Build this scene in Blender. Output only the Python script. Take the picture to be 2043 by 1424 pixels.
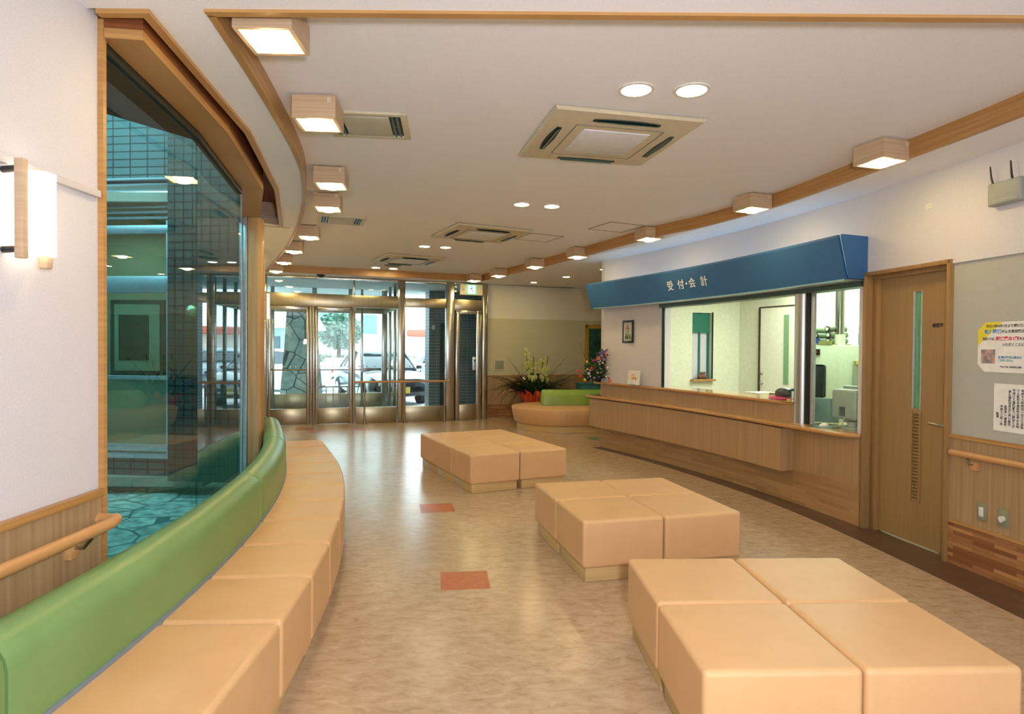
import bpy, bmesh, math, random
from mathutils import Vector, Matrix
from mathutils.geometry import tessellate_polygon
random.seed(7)
for o in list(bpy.data.objects): bpy.data.objects.remove(o)
SC = bpy.context.scene; COL = SC.collection
R = math.radians

# ------------------------------------------------------------------ camera
cam_d = bpy.data.cameras.new('camera'); cam = bpy.data.objects.new('camera', cam_d); COL.objects.link(cam)
cam_d.sensor_width = 36; cam_d.lens = 36 * 1245 / 2043; cam_d.clip_start = .02; cam_d.clip_end = 300
cam.location = (0, 0, 1.46)
PITCH, ROLL = .0155, .0078
cam.matrix_world = Matrix.Translation((0, 0, 1.46)) @ Matrix.Rotation(math.pi/2 - PITCH, 4, 'X') @ Matrix.Rotation(ROLL, 4, 'Z')
SC.camera = cam
# ------------------------------------------------------------------ view, world, big lights
SC.view_settings.view_transform = 'Standard'; SC.view_settings.look = 'None'
SC.view_settings.gamma = 1; SC.view_settings.exposure = 0.55; SC.view_settings.use_curve_mapping = False
W = bpy.data.worlds.new('world'); SC.world = W; W.use_nodes = True
nt = W.node_tree; nt.nodes.clear()
wo = nt.nodes.new('ShaderNodeOutputWorld'); bg = nt.nodes.new('ShaderNodeBackground')
tc = nt.nodes.new('ShaderNodeTexCoord'); sp = nt.nodes.new('ShaderNodeSeparateXYZ'); rp = nt.nodes.new('ShaderNodeValToRGB')
rp.color_ramp.elements[0].position = .35; rp.color_ramp.elements[0].color = (.62, .70, .72, 1)
rp.color_ramp.elements[1].position = .75; rp.color_ramp.elements[1].color = (.80, .93, 1.0, 1)
mp_ = nt.nodes.new('ShaderNodeMapRange'); mp_.inputs[1].default_value = -1; mp_.inputs[2].default_value = 1
nt.links.new(tc.outputs['Generated'], sp.inputs[0]); nt.links.new(sp.outputs[2], mp_.inputs[0])
nt.links.new(mp_.outputs[0], rp.inputs[0]); nt.links.new(rp.outputs[0], bg.inputs[0])
bg.inputs[1].default_value = 4.6; nt.links.new(bg.outputs[0], wo.inputs[0])

def area(name, loc, aim, size, power, color=(1, 1, 1), sizey=None, spread=None):
    d = bpy.data.lights.new(name, 'AREA'); d.energy = power; d.color = color
    d.size = size
    if sizey: d.shape = 'RECTANGLE'; d.size_y = sizey
    if spread: d.spread = spread
    o = bpy.data.objects.new(name, d); COL.objects.link(o); o.location = loc
    v = Vector(aim) - Vector(loc); o.rotation_euler = v.to_track_quat('-Z', 'Y').to_euler()
    return o
# the photographer's flash, held right beside the lens
area('camera_flash', (.22, -.15, 1.62), (.8, 5, 1.55), .16, 50, (.98, .97, 1))
# added fill lights in the unseen lobby behind the photographer
# cool side fill, added to brighten the near ceiling; no window known there
area('side_fill', (3.12, -2.1, 1.45), (.6, 1.0, 2.9), 3.6, 100, (.90, .95, 1), 2.3)
area('rear_ceiling_fill', (.2, -1.2, 2.68), (.2, -1.0, 0), 1.6, 10, (1, .96, .98), .9)  # added overhead fill, stands for no known fitting
area('beyond_courtyard_fill', (-4.9, 7.6, 2.95), (-4.9, 7.6, 0), .8, 12, (1, .9, .7), .6)  # added unseen light to brighten the room past the courtyard
# ceiling lamps of the reception office
area('office_ceiling_lamp', (3.75, 7.6, 2.44), (3.75, 7.6, 0), 1.2, 62, (.93, 1, .84), 2.2)

# ------------------------------------------------------------------ colour and materials
def lin(c): return tuple(((v/255)/12.92 if v/255 <= .04045 else ((v/255+.055)/1.055)**2.4) for v in c)
MATS = {}
def mat(name, c, rough=.6, metal=0., c2=None, scale=(20, 20, 20), detail=3, bump=0., bscale=200., spec=.5, ramp=(.35, .65), coat=0., emit=None, es=0., aniso=0., trans=None):
    if name in MATS: return MATS[name]
    m = bpy.data.materials.new(name); MATS[name] = m; m.use_nodes = True
    n = m.node_tree.nodes; l = m.node_tree.links; b = n['Principled BSDF']
    c = lin(c); c2 = lin(c2) if c2 else tuple(v*.93 for v in c)
    t = n.new('ShaderNodeTexCoord'); mp = n.new('ShaderNodeMapping'); mp.inputs['Scale'].default_value = scale
    nz = n.new('ShaderNodeTexNoise'); nz.inputs['Scale'].default_value = 1; nz.inputs['Detail'].default_value = detail
    cr = n.new('ShaderNodeValToRGB'); cr.color_ramp.elements[0].color = (*c2, 1); cr.color_ramp.elements[1].color = (*c, 1)
    cr.color_ramp.elements[0].position = ramp[0]; cr.color_ramp.elements[1].position = ramp[1]
    l.new(t.outputs['Object'], mp.inputs[0]); l.new(mp.outputs[0], nz.inputs[0]); l.new(nz.outputs[0], cr.inputs[0]); l.new(cr.outputs[0], b.inputs['Base Color'])
    b.inputs['Roughness'].default_value = rough; b.inputs['Metallic'].default_value = metal
    b.inputs['Specular IOR Level'].default_value = spec; b.inputs['Coat Weight'].default_value = coat
    b.inputs['Coat Roughness'].default_value = .15
    if bump:
        n2 = n.new('ShaderNodeTexNoise'); n2.inputs['Scale'].default_value = bscale; n2.inputs['Detail'].default_value = 2
        bp = n.new('ShaderNodeBump'); bp.inputs['Strength'].default_value = bump; bp.inputs['Distance'].default_value = .002
        l.new(t.outputs['Object'], n2.inputs[0]); l.new(n2.outputs[0], bp.inputs['Height']); l.new(bp.outputs[0], b.inputs['Normal'])
    if emit:
        b.inputs['Emission Color'].default_value = (*lin(emit), 1); b.inputs['Emission Strength'].default_value = es
    return m
def wood(name, c, c2, horiz=False, rough=.45, sc=(26, 26, 1.2)):
    if horiz: sc = (1.3, 1.3, 60)
    return mat(name, c, rough, c2=c2, scale=sc, detail=5, ramp=(.3, .7))
def grid_mat(name, c, cm, w, h, mortar=.01, rough=.4, axis='XZ', c2=None):
    m = bpy.data.materials.new(name); MATS[name] = m; m.use_nodes = True
    n = m.node_tree.nodes; l = m.node_tree.links; b = n['Principled BSDF']
    t = n.new('ShaderNodeTexCoord'); s = n.new('ShaderNodeSeparateXYZ'); cb = n.new('ShaderNodeCombineXYZ')
    l.new(t.outputs['Object'], s.inputs[0]); l.new(s.outputs[0 if axis[0] == 'X' else 1], cb.inputs[0]); l.new(s.outputs[2], cb.inputs[1])
    br = n.new('ShaderNodeTexBrick'); br.offset = 0 if not axis.endswith('b') else .5
    br.inputs['Scale'].default_value = 1; br.inputs['Brick Width'].default_value = w; br.inputs['Row Height'].default_value = h
    br.inputs['Mortar Size'].default_value = mortar; br.inputs['Color1'].default_value = (*lin(c), 1); br.inputs['Color2'].default_value = (*lin(c2 or c), 1)
    br.inputs['Mortar'].default_value = (*lin(cm), 1)
    l.new(cb.outputs[0], br.inputs[0]); l.new(br.outputs[0], b.inputs['Base Color']); b.inputs['Roughness'].default_value = rough
    return m
def stone_mat(name, c, c2, cm, scale=3., width=.02, rough=.6):
    m = bpy.data.materials.new(name); MATS[name] = m; m.use_nodes = True
    n = m.node_tree.nodes; l = m.node_tree.links; b = n['Principled BSDF']
    t = n.new('ShaderNodeTexCoord')
    v = n.new('ShaderNodeTexVoronoi'); v.feature = 'DISTANCE_TO_EDGE'; v.inputs['Scale'].default_value = scale
    v2 = n.new('ShaderNodeTexVoronoi'); v2.inputs['Scale'].default_value = scale
    nz = n.new('ShaderNodeTexNoise'); nz.inputs['Scale'].default_value = 9; nz.inputs['Detail'].default_value = 6
    l.new(t.outputs['Object'], v.inputs[0]); l.new(t.outputs['Object'], v2.inputs[0]); l.new(t.outputs['Object'], nz.inputs[0])
    cr = n.new('ShaderNodeValToRGB'); cr.color_ramp.elements[0].color = (*lin(c2), 1); cr.color_ramp.elements[1].color = (*lin(c), 1)
    cr.color_ramp.elements[0].position = .35; cr.color_ramp.elements[1].position = .65
    l.new(nz.outputs[0], cr.inputs[0])
    mx = n.new('ShaderNodeMix'); mx.data_type = 'RGBA'; mx.blend_type = 'MULTIPLY'; mx.inputs[0].default_value = .35
    hs = n.new('ShaderNodeHueSaturation'); hs.inputs['Saturation'].default_value = 0
    l.new(v2.outputs['Color'], hs.inputs['Color']); l.new(cr.outputs[0], mx.inputs[6]); l.new(hs.outputs[0], mx.inputs[7])
    st = n.new('ShaderNodeMath'); st.operation = 'LESS_THAN'; st.inputs[1].default_value = width; l.new(v.outputs['Distance'], st.inputs[0])
    m2 = n.new('ShaderNodeMix'); m2.data_type = 'RGBA'; m2.inputs[7].default_value = (*lin(cm), 1)
    l.new(st.outputs[0], m2.inputs[0]); l.new(mx.outputs[2], m2.inputs[6]); l.new(m2.outputs[2], b.inputs['Base Color'])
    b.inputs['Roughness'].default_value = rough
    return m
def glass(name, tint, ior=1.5, rough=0.):
    m = bpy.data.materials.new(name); MATS[name] = m; m.use_nodes = True
    n = m.node_tree.nodes; l = m.node_tree.links; n.clear()
    out = n.new('ShaderNodeOutputMaterial'); tr = n.new('ShaderNodeBsdfTransparent'); gl = n.new('ShaderNodeBsdfGlossy')
    tr.inputs[0].default_value = (*tint, 1); gl.inputs['Roughness'].default_value = rough
    fr = n.new('ShaderNodeFresnel'); fr.inputs[0].default_value = ior; mx = n.new('ShaderNodeMixShader')
    # a pane is a closed box: both its faces use the fresnel of glass seen from the air side
    g = n.new('ShaderNodeNewGeometry'); iv = n.new('ShaderNodeMath'); iv.operation = 'SUBTRACT'; iv.inputs[0].default_value = 1
    l.new(g.outputs['Backfacing'], iv.inputs[1]); ml = n.new('ShaderNodeMath'); ml.operation = 'MULTIPLY'
    l.new(fr.outputs[0], ml.inputs[0]); l.new(iv.outputs[0], ml.inputs[1])
    l.new(ml.outputs[0], mx.inputs[0]); l.new(tr.outputs[0], mx.inputs[1]); l.new(gl.outputs[0], mx.inputs[2]); l.new(mx.outputs[0], out.inputs[0])
    return m

M_wall = mat('wall_paper', (210, 208, 214), .85, c2=(202, 200, 206), scale=(160, 160, 160), bump=.25, bscale=350)
M_wallw = mat('wall_paper_far', (226, 222, 206), .85, c2=(218, 214, 198), scale=(160, 160, 160), bump=.25, bscale=350)
M_ceil = mat('ceiling_paper', (238, 238, 242), .9, c2=(231, 231, 235), scale=(120, 120, 120), bump=.2, bscale=300)
M_soff = mat('soffit_paper', (238, 238, 242), .9, c2=(231, 231, 235), scale=(120, 120, 120), bump=.2, bscale=300)
M_trim = wood('honey_wood_trim', (190, 146, 88), (166, 120, 66), True, .4)
M_trimd = wood('shaded_trim_wood', (136, 78, 38), (96, 50, 26), True, .5)  # trim wood painted darker and browner for the shade in the blind pocket
M_post = wood('pale_post_wood', (206, 170, 126), (180, 140, 96))
M_pale = wood('pale_box_wood', (206, 180, 150), (186, 156, 124), True)
M_panel = wood('wainscot_wood', (176, 148, 110), (154, 124, 88), False, .5, (55, 55, 1.0))
M_door = wood('door_veneer', (156, 126, 82), (144, 114, 70), False, .45, (70, 70, 2))
M_jamb = wood('door_frame_wood', (158, 124, 78), (140, 108, 64), False)
M_rail = wood('handrail_wood', (206, 158, 106), (190, 140, 88), True, .35)
M_cpan = wood('counter_veneer', (180, 146, 104), (162, 128, 86), False, .45, (60, 60, .6))
M_ctop = mat('counter_top', (196, 160, 112), .16, c2=(180, 140, 92), scale=(3, 3, 3), detail=5, coat=.3)
M_cedge = wood('counter_edge_wood', (194, 146, 90), (176, 126, 70), True, .3)
M_tan = mat('tan_vinyl', (216, 174, 126), .42, c2=(212, 169, 121), scale=(6, 6, 6), bump=.12, bscale=420)
M_green = mat('green_vinyl', (120, 156, 96), .36, c2=(114, 149, 90), scale=(4, 4, 4), bump=.12, bscale=420)
M_lime = mat('lime_vinyl', (146, 182, 84), .36, c2=(140, 174, 76), scale=(4, 4, 4))
M_plinth = wood('plinth_wood', (212, 182, 130), (196, 164, 110), True, .35)
M_steel = mat('stainless_steel', (186, 182, 172), .22, 1., c2=(174, 170, 160), scale=(90, 90, 1))
M_alu = mat('silver_aluminium', (208, 216, 226), .35, .7, c2=(196, 204, 214))
M_steelk = mat('brushed_steel_panel', (176, 166, 140), .3, 1., c2=(160, 150, 124), scale=(120, 120, 1))
M_dark = mat('dark_metal', (40, 42, 40), .5, .3)
M_black = mat('black_plastic', (22, 24, 24), .4)
M_white = mat('white_plastic', (226, 224, 216), .5)
M_cream = mat('cream_plastic', (208, 198, 172), .5)
M_acw = mat('white_grille', (222, 224, 228), .6)
M_grey = mat('grey_panel_cloth', (176, 178, 170), .85, c2=(168, 170, 162), scale=(200, 200, 200))
M_greyf = mat('olive_panel_cloth', (200, 196, 164), .85, c2=(192, 188, 156), scale=(200, 200, 200))
M_blue = mat('blue_canopy_paint', (44, 100, 154), .5, c2=(41, 95, 148), scale=(3, 3, 3))
M_bluel = mat('blue_grey_base', (120, 138, 150), .5)
M_border = mat('brown_border_floor', (96, 70, 54), .3, c2=(84, 60, 46), scale=(9, 9, 9), detail=5)
M_red = mat('terracotta_tile', (186, 104, 66), .3, c2=(172, 92, 56), scale=(30, 30, 30), detail=4)
M_greent = mat('green_floor_tile', (112, 140, 104), .3)
M_paleT = mat('lilac_floor_tile', (186, 168, 158), .25)
M_paper = mat('paper_white', (232, 232, 230), .8)
M_yellow = mat('paper_yellow', (226, 210, 60), .8)
M_ink = mat('ink_black', (40, 40, 48), .8)
M_inkb = mat('ink_blue', (40, 140, 200), .8)
M_inkr = mat('ink_red', (216, 60, 90), .8)
M_glassw = glass('teal_window_glass', (.50, .80, .80), 1.75)
M_glasse = glass('clear_entrance_glass', (.92, .975, .975), 1.5)
M_glasso = glass('office_glass', (.88, .97, .93), 1.45)
M_bulb = mat('warm_lamp_glow', (255, 240, 205), .5, emit=(255, 230, 164), es=50.)
M_bulbc = mat('downlight_glow', (255, 246, 225), .5, emit=(255, 238, 186), es=44.)
M_bulbin = mat('lamp_reflector', (255, 220, 160), .4, emit=(255, 206, 130), es=.5)
M_shade = mat('glowing_wall_shade', (255, 244, 220), .5, emit=(255, 236, 204), es=2.4)
M_tube = mat('fluorescent_tube', (230, 250, 255), .5, emit=(196, 240, 255), es=4.5)
M_exitg = mat('exit_sign_glow', (60, 200, 150), .5, emit=(40, 190, 140), es=.7)
M_exitw = mat('exit_sign_white_glow', (230, 255, 245), .5, emit=(220, 255, 245), es=1.2)
M_leaf = mat('dark_leaf', (34, 66, 26), .4, c2=(22, 46, 18), scale=(8, 8, 8))
M_leafm = mat('mid_leaf', (58, 92, 44), .5, c2=(36, 66, 30), scale=(8, 8, 8))
M_orch = mat('orchid_petal', (208, 208, 140), .5, c2=(160, 170, 84), scale=(40, 40, 40))
M_wrap = mat('orange_wrapping', (232, 92, 46), .5, c2=(206, 60, 40), scale=(12, 12, 12))
M_office = mat('office_wall_paint', (222, 226, 204), .85)
M_strip = grid_mat('strip_mosaic_wood', (178, 140, 92), (150, 112, 70), .34, .031, .0006, .45, 'YZb', (158, 120, 76))
M_stripd = grid_mat('strip_mosaic_dark_wood', (182, 134, 84), (120, 76, 44), .30, .026, .0008, .45, 'YZb', (128, 78, 46))
M_stripx = grid_mat('strip_mosaic_far_wood', (182, 134, 84), (120, 76, 44), .30, .026, .0008, .45, 'XZb', (128, 78, 46))
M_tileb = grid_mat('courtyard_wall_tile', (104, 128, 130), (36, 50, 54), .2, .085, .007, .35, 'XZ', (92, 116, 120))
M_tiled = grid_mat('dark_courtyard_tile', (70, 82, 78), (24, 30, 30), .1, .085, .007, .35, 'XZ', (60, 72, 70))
M_tilex = grid_mat('grey_outdoor_tile', (104, 118, 120), (150, 165, 165), .24, .07, .006, .5, 'XZ', (92, 106, 110))
M_paving = stone_mat('crazy_paving', (214, 224, 216), (126, 150, 146), (92, 114, 112), 2.4, .03)
M_pillar = stone_mat('rubble_stone_cladding', (146, 160, 148), (116, 134, 124), (40, 56, 56), 2.2, .022)
M_asph = mat('light_asphalt', (214, 216, 212), .9, c2=(196, 198, 196), scale=(1, 1, 1))
M_tyre = mat('tyre_rubber', (24, 24, 26), .8)

# floor: waxed marbled linoleum
def floor_mat():
    m = bpy.data.materials.new('marbled_linoleum'); m.use_nodes = True
    n = m.node_tree.nodes; l = m.node_tree.links; b = n['Principled BSDF']
    t = n.new('ShaderNodeTexCoord')
    mp = n.new('ShaderNodeMapping'); mp.inputs['Scale'].default_value = (9, 19, 9); mp.inputs['Rotation'].default_value = (0, 0, .25)
    nz = n.new('ShaderNodeTexNoise'); nz.inputs['Scale'].default_value = 1.1; nz.inputs['Detail'].default_value = 9; nz.inputs['Roughness'].default_value = .68; nz.inputs['Distortion'].default_value = .7
    cr = n.new('ShaderNodeValToRGB'); e = cr.color_ramp.elements
    e[0].position = .3; e[0].color = (*lin((156, 130, 104)), 1); e[1].position = .66; e[1].color = (*lin((190, 168, 144)), 1)
    x = e.new(.47); x.color = (*lin((178, 152, 124)), 1)
    l.new(t.outputs['Object'], mp.inputs[0]); l.new(mp.outputs[0], nz.inputs[0]); l.new(nz.outputs[0], cr.inputs[0]); l.new(cr.outputs[0], b.inputs['Base Color'])
    n2 = n.new('ShaderNodeTexNoise'); n2.inputs['Scale'].default_value = 3; n2.inputs['Detail'].default_value = 4
    mr = n.new('ShaderNodeMapRange'); mr.inputs[3].default_value = .18; mr.inputs[4].default_value = .28
    l.new(t.outputs['Object'], n2.inputs[0]); l.new(n2.outputs[0], mr.inputs[0]); l.new(mr.outputs[0], b.inputs['Roughness'])
    b.inputs['Specular IOR Level'].default_value = .7
    return m
M_floor = floor_mat()

# ------------------------------------------------------------------ object helpers
WM = {}
def reg(o, M): WM[o.name] = M; return o
def setp(o, label=None, cat=None, group=None, kind=None):
    if label: o['label'] = label
    if cat: o['category'] = cat
    if group: o['group'] = group
    if kind: o['kind'] = kind
    return o
def thing(name, label, cat, loc=(0, 0, 0), rz=0., group=None):
    o = bpy.data.objects.new(name, None); COL.objects.link(o); o.empty_display_size = .1
    o.location = loc; o.rotation_euler = (0, 0, rz)
    reg(o, Matrix.Translation(loc) @ Matrix.Rotation(rz, 4, 'Z'))
    return setp(o, label, cat, group)
def obj(name, bm, m, parent=None, local=False, smooth=True, wn=False, label=None, cat=None, group=None, kind=None, sharp=35):
    """bm is in world coordinates unless local=True; links it as ONE mesh object"""
    bmesh.ops.recalc_face_normals(bm, faces=bm.faces)
    if parent:
        P = WM[parent.name]; Mw = P
        if not local: bm.transform(P.inverted())
    else:
        if local: Mw = Matrix.Identity(4)
        else:
            xs = [v.co for v in bm.verts]; c = sum(xs, Vector())/len(xs); c.z = min(v.z for v in xs)
            bm.transform(Matrix.Translation(-c)); Mw = Matrix.Translation(c)
    me = bpy.data.meshes.new(name); bm.to_mesh(me); bm.free()
    ms = m if isinstance(m, (list, tuple)) else [m]
    for x in ms: me.materials.append(x)
    if smooth:
        for p in me.polygons: p.use_smooth = True
        me.set_sharp_from_angle(angle=R(sharp))
    o = bpy.data.objects.new(name, me); COL.objects.link(o)
    if parent: o.parent = parent
    else: o.matrix_world = Mw
    reg(o, Mw)
    if wn:
        w = o.modifiers.new('wn', 'WEIGHTED_NORMAL'); w.keep_sharp = True
    return setp(o, label, cat, group, kind)
def dup(o, parent=None):
    c = o.copy(); COL.objects.link(c)
    if parent: c.parent = parent
    for ch in list(o.children): dup(ch, c)
    return c
def place(o, loc, rz=0.):
    o.location = loc; o.rotation_euler = (0, 0, rz); WM[o.name] = Matrix.Translation(loc) @ Matrix.Rotation(rz, 4, 'Z'); return o
def BM(): return bmesh.new()
def box(bm, c, s, rz=0., bev=0., seg=2, mi=0, rot=None):
    r = bmesh.ops.create_cube(bm, size=1); vs = r['verts']
    M = Matrix.Translation(c) @ (rot if rot is not None else Matrix.Rotation(rz, 4, 'Z')) @ Matrix.Diagonal((*s, 1))
    bmesh.ops.transform(bm, matrix=M, verts=vs)
    fs = set(f for v in vs for f in v.link_faces)
    for f in fs: f.material_index = mi
    if bev:
        es = list(set(e for v in vs for e in v.link_edges))
        bmesh.ops.bevel(bm, geom=es, offset=bev, segments=seg, affect='EDGES', profile=.5)
    return bm
def prism(bm, poly, z0, z1, bev=0., seg=3, mi=0):
    a = [bm.verts.new((x, y, z0)) for x, y in poly]; b = [bm.verts.new((x, y, z1)) for x, y in poly]
    n = len(poly); fs = []
    for i in range(n): fs.append(bm.faces.new((a[i], a[(i+1) % n], b[(i+1) % n], b[i])))
    fs.append(bm.faces.new(b)); fs.append(bm.faces.new(a[::-1]))
    for f in fs: f.material_index = mi
    if bev:
        es = list(set(e for f in fs for e in f.edges)); bmesh.ops.bevel(bm, geom=es, offset=bev, segments=seg, affect='EDGES', profile=.5)
    return bm
def cyl(bm, c, r, h, seg=24, r2=None, rot=None, mi=0):
    M = Matrix.Translation(c) @ (rot if rot is not None else Matrix.Identity(4))
    k = bmesh.ops.create_cone(bm, cap_ends=True, segments=seg, radius1=r, radius2=r if r2 is None else r2, depth=h, matrix=M)
    for f in set(f for v in k['verts'] for f in v.link_faces): f.material_index = mi
    return bm
def tube(bm, pts, r, seg=10, mi=0, r_end=None):
    pts = [Vector(p) for p in pts]; rings = []; n = len(pts)
    for i, p in enumerate(pts):
        t = (pts[min(i+1, n-1)] - pts[max(i-1, 0)]).normalized()
        a = Vector((0, 0, 1)) if abs(t.z) < .9 else Vector((1, 0, 0))
        u = t.cross(a).normalized(); v = t.cross(u).normalized()
        rr = r if r_end is None else r + (r_end - r)*i/max(1, n-1)
        rings.append([bm.verts.new(p + u*rr*math.cos(2*math.pi*k/seg) + v*rr*math.sin(2*math.pi*k/seg)) for k in range(seg)])
    for i in range(n-1):
        for k in range(seg):
            f = bm.faces.new((rings[i][k], rings[i][(k+1) % seg], rings[i+1][(k+1) % seg], rings[i+1][k])); f.material_index = mi
    for rg in (rings[0], rings[-1]):
        f = bm.faces.new(rg); f.material_index = mi
    return bm
def lathe(bm, prof, c=(0, 0, 0), seg=28, mi=0):
    rings = []
    for r, z in prof:
        if r < 1e-5: rings.append([bm.verts.new((c[0], c[1], c[2]+z))])
        else: rings.append([bm.verts.new((c[0]+r*math.cos(2*math.pi*k/seg), c[1]+r*math.sin(2*math.pi*k/seg), c[2]+z)) for k in range(seg)])
    for a, b in zip(rings, rings[1:]):
        for k in range(seg):
            vs = []
            for v in ((a[k % len(a)], a[(k+1) % len(a)], b[(k+1) % len(b)], b[k % len(b)])):
                if v not in vs: vs.append(v)
            if len(vs) > 2:
                f = bm.faces.new(vs); f.material_index = mi
    return bm
def norms(path):
    out = []; n = len(path)
    for i in range(n):
        p = Vector(path[i]); d0 = (p - Vector(path[i-1])).normalized() if i else None
        d1 = (Vector(path[i+1]) - p).normalized() if i < n-1 else None
        if d0 is None: d0 = d1
        if d1 is None: d1 = d0
        n0 = Vector((-d0.y, d0.x)); n1 = Vector((-d1.y, d1.x)); m = (n0+n1).normalized()
        out.append(m / max(.4, m.dot(n0)))
    return out
def off(path, o):
    return [tuple(Vector(p) + n*o) for p, n in zip(path, norms(path))]
def sweep(bm, path, prof, mi=0, oscale=None):
    """prof: closed list of (offset to the left of travel, z)"""
    ns = norms(path); rings = []
    for i, (p, n) in enumerate(zip(path, ns)):
        k = oscale[i] if oscale else 1
        rings.append([bm.verts.new((p[0]+n.x*o*k, p[1]+n.y*o*k, z)) for o, z in prof])
    m = len(prof)
    for a, b in zip(rings, rings[1:]):
        for k in range(m):
            f = bm.faces.new((a[k], a[(k+1) % m], b[(k+1) % m], b[k])); f.material_index = mi
    for rg in (rings[0], rings[-1][::-1]):
        f = bm.faces.new(rg); f.material_index = mi
    return bm
def rect(o0, o1, z0, z1): return [(o0, z0), (o1, z0), (o1, z1), (o0, z1)]
def struct(name, bm, m, parent=None, **k):
    o = obj(name, bm, m, parent, **k)
    if not parent: o['kind'] = 'structure'
    return o
def sthing(name, loc=(0, 0, 0), rz=0.):
    o = thing(name, None, None, loc, rz); o['kind'] = 'structure'; return o
def text(s, size, m, name, parent, Mx, ext=.002, bold=0.):
    """Mx: local matrix in parent's space for text lying in its XY plane"""
    c = bpy.data.curves.new(name, 'FONT'); c.body = s; c.size = size; c.extrude = ext; c.offset = bold
    c.align_x = 'CENTER'; c.align_y = 'CENTER'
    t = bpy.data.objects.new(name+'_src', c); COL.objects.link(t)
    bpy.context.view_layer.update()
    dg = bpy.context.evaluated_depsgraph_get()
    me = bpy.data.meshes.new_from_object(t.evaluated_get(dg)); bpy.data.objects.remove(t)
    me.transform(Mx); me.materials.clear(); me.materials.append(m)
    o = bpy.data.objects.new(name, me); COL.objects.link(o); o.parent = parent; WM[o.name] = WM[parent.name]
    return o
def wallM(origin, right, up=(0, 0, 1)):
    """world matrix whose X runs along `right`, Y up, Z out of the wall"""
    x = Vector(right).normalized(); y = Vector(up).normalized(); z = x.cross(y)
    M = Matrix((x, y, z)).transposed().to_4x4(); M.translation = origin; return M

# ------------------------------------------------------------------ plan geometry
ZS, ZC = 2.74, 2.85
J = (-1.63, 2.46); GB = (-1.785, 3.54); GC = (-2.10, 4.82); GD = (-2.56, 5.88); GW = (-2.42, 5.97); GE = (-4.78, 11.18)
EA = Vector((-4.5, 11.275)); EU = Vector((.947, .319)).normalized(); EN = Vector((-EU.y, EU.x))
ER = math.atan2(EU.y, EU.x)
def ent(t, n=0., z=0.): p = EA + EU*t + EN*n; return (p.x, p.y, z)
P0, P1 = Vector((2.90, 5.15)), Vector((1.35, 9.18)); NO = Vector((.933, .359))
def wc(u, o=0., b=.17):   # wall / counter line, o = offset towards the lobby
    p = P0 + (P1-P0)*u + NO*(b*4*u*(1-u) if 0 < u < 1 else 0) - NO*o; return (p.x, p.y)
def wcp(u0, u1, b=.17, n=12): return [wc(u0+(u1-u0)*i/n, 0, b) for i in range(n+1)]   # travel away: left = lobby
BK = Vector((-.5, 12.75)); BU = Vector((.93, .36)).normalized()
def back(t, o=0., z=0.): p = BK + BU*t + Vector((BU.y, -BU.x))*o; return (p.x, p.y, z)
WR = [(3.24, -4.), (3.24, 1.6), (3.20, 3.3), (3.04, 4.30)]
TL = [(-1.154, 2.43), (-1.23, 2.98), (-1.32, 3.55), (-1.42, 4.11), (-1.56, 4.70), (-1.83, 5.53), (-2.17, 6.41), (-2.70, 7.64), (-3.31, 8.92), (-4.25, 10.75)]
TR = [(-.62, 12.12), (.479, 9.85), (1.06, 8.50), (1.65, 7.12), (1.98, 6.55), (2.32, 5.70), (2.51, 4.88), (2.63, 4.16), (2.755, 3.40), (2.84, 2.43)]
def smooth_path(P, n=4):
    out = []
    for i in range(len(P)-1):
        p0 = Vector(P[max(i-1, 0)]); p1 = Vector(P[i]); p2 = Vector(P[i+1]); p3 = Vector(P[min(i+2, len(P)-1)])
        for k in range(n):
            t = k/n; out.append(tuple(.5*((2*p1)+(p2-p0)*t+(2*p0-5*p1+4*p2-p3)*t*t+(3*p1-p0-3*p2+p3)*t**3)))
    out.append(tuple(P[-1])); return out
TLs, TRs = smooth_path(TL), smooth_path(TR)
CT = [(-1.60, 2.40), (-1.395, 2.40), (-1.571, 3.75), (-1.915, 5.12), (-2.46, 6.69)]   # outer line of the blind pocket

# ------------------------------------------------------------------ floor
bm = BM(); prism(bm, [(-1.72, -4.1), (5.8, -4.1), (5.8, 15.6), ent(4.3, .08)[:2], ent(-.4, .08)[:2], (-4.95, 11.1), (-3.72, 8.9), (-2.57, 5.98), GD, GC, GB, J, (-1.72, 2.3)], -.12, 0); floor = struct('floor', bm, M_floor, smooth=False)
fl = WM['floor']
BO = [(2.86, -4), (2.86, 1.8), (2.80, 3.37), (2.66, 4.84), (2.50, 5.8), (2.24, 6.74), (1.77, 8.0), (1.20, 9.14)]
BI = [(3.26, -4), (3.26, 1.8), (3.22, 3.37), (3.0, 4.84), (2.98, 5.15), (2.72, 6.5), (2.2, 7.9), (1.42, 9.24)]
bm = BM(); prism(bm, smooth_path(BO) + smooth_path(BI)[::-1], 0, .0012)
obj('floor_border', bm, M_border, floor, smooth=False)
for (x, y, rz, w, m) in [(-.285, 3.885, .12, .3, M_red), (-.67, 5.63, .2, .3, M_red), (-1.41, 7.26, .28, .3, M_paleT),
                         (-3.3, 10.6, .33, .3, M_red), (-2.66, 10.95, .33, .3, M_red), (-3.62, 10.9, .33, .3, M_red), (1.42, 10.05, .4, .36, M_greent)]:
    bm = BM(); box(bm, (x, y, .0005), (w, w, .001), rz); obj('inlaid_tile', bm, m, floor, smooth=False)

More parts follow.
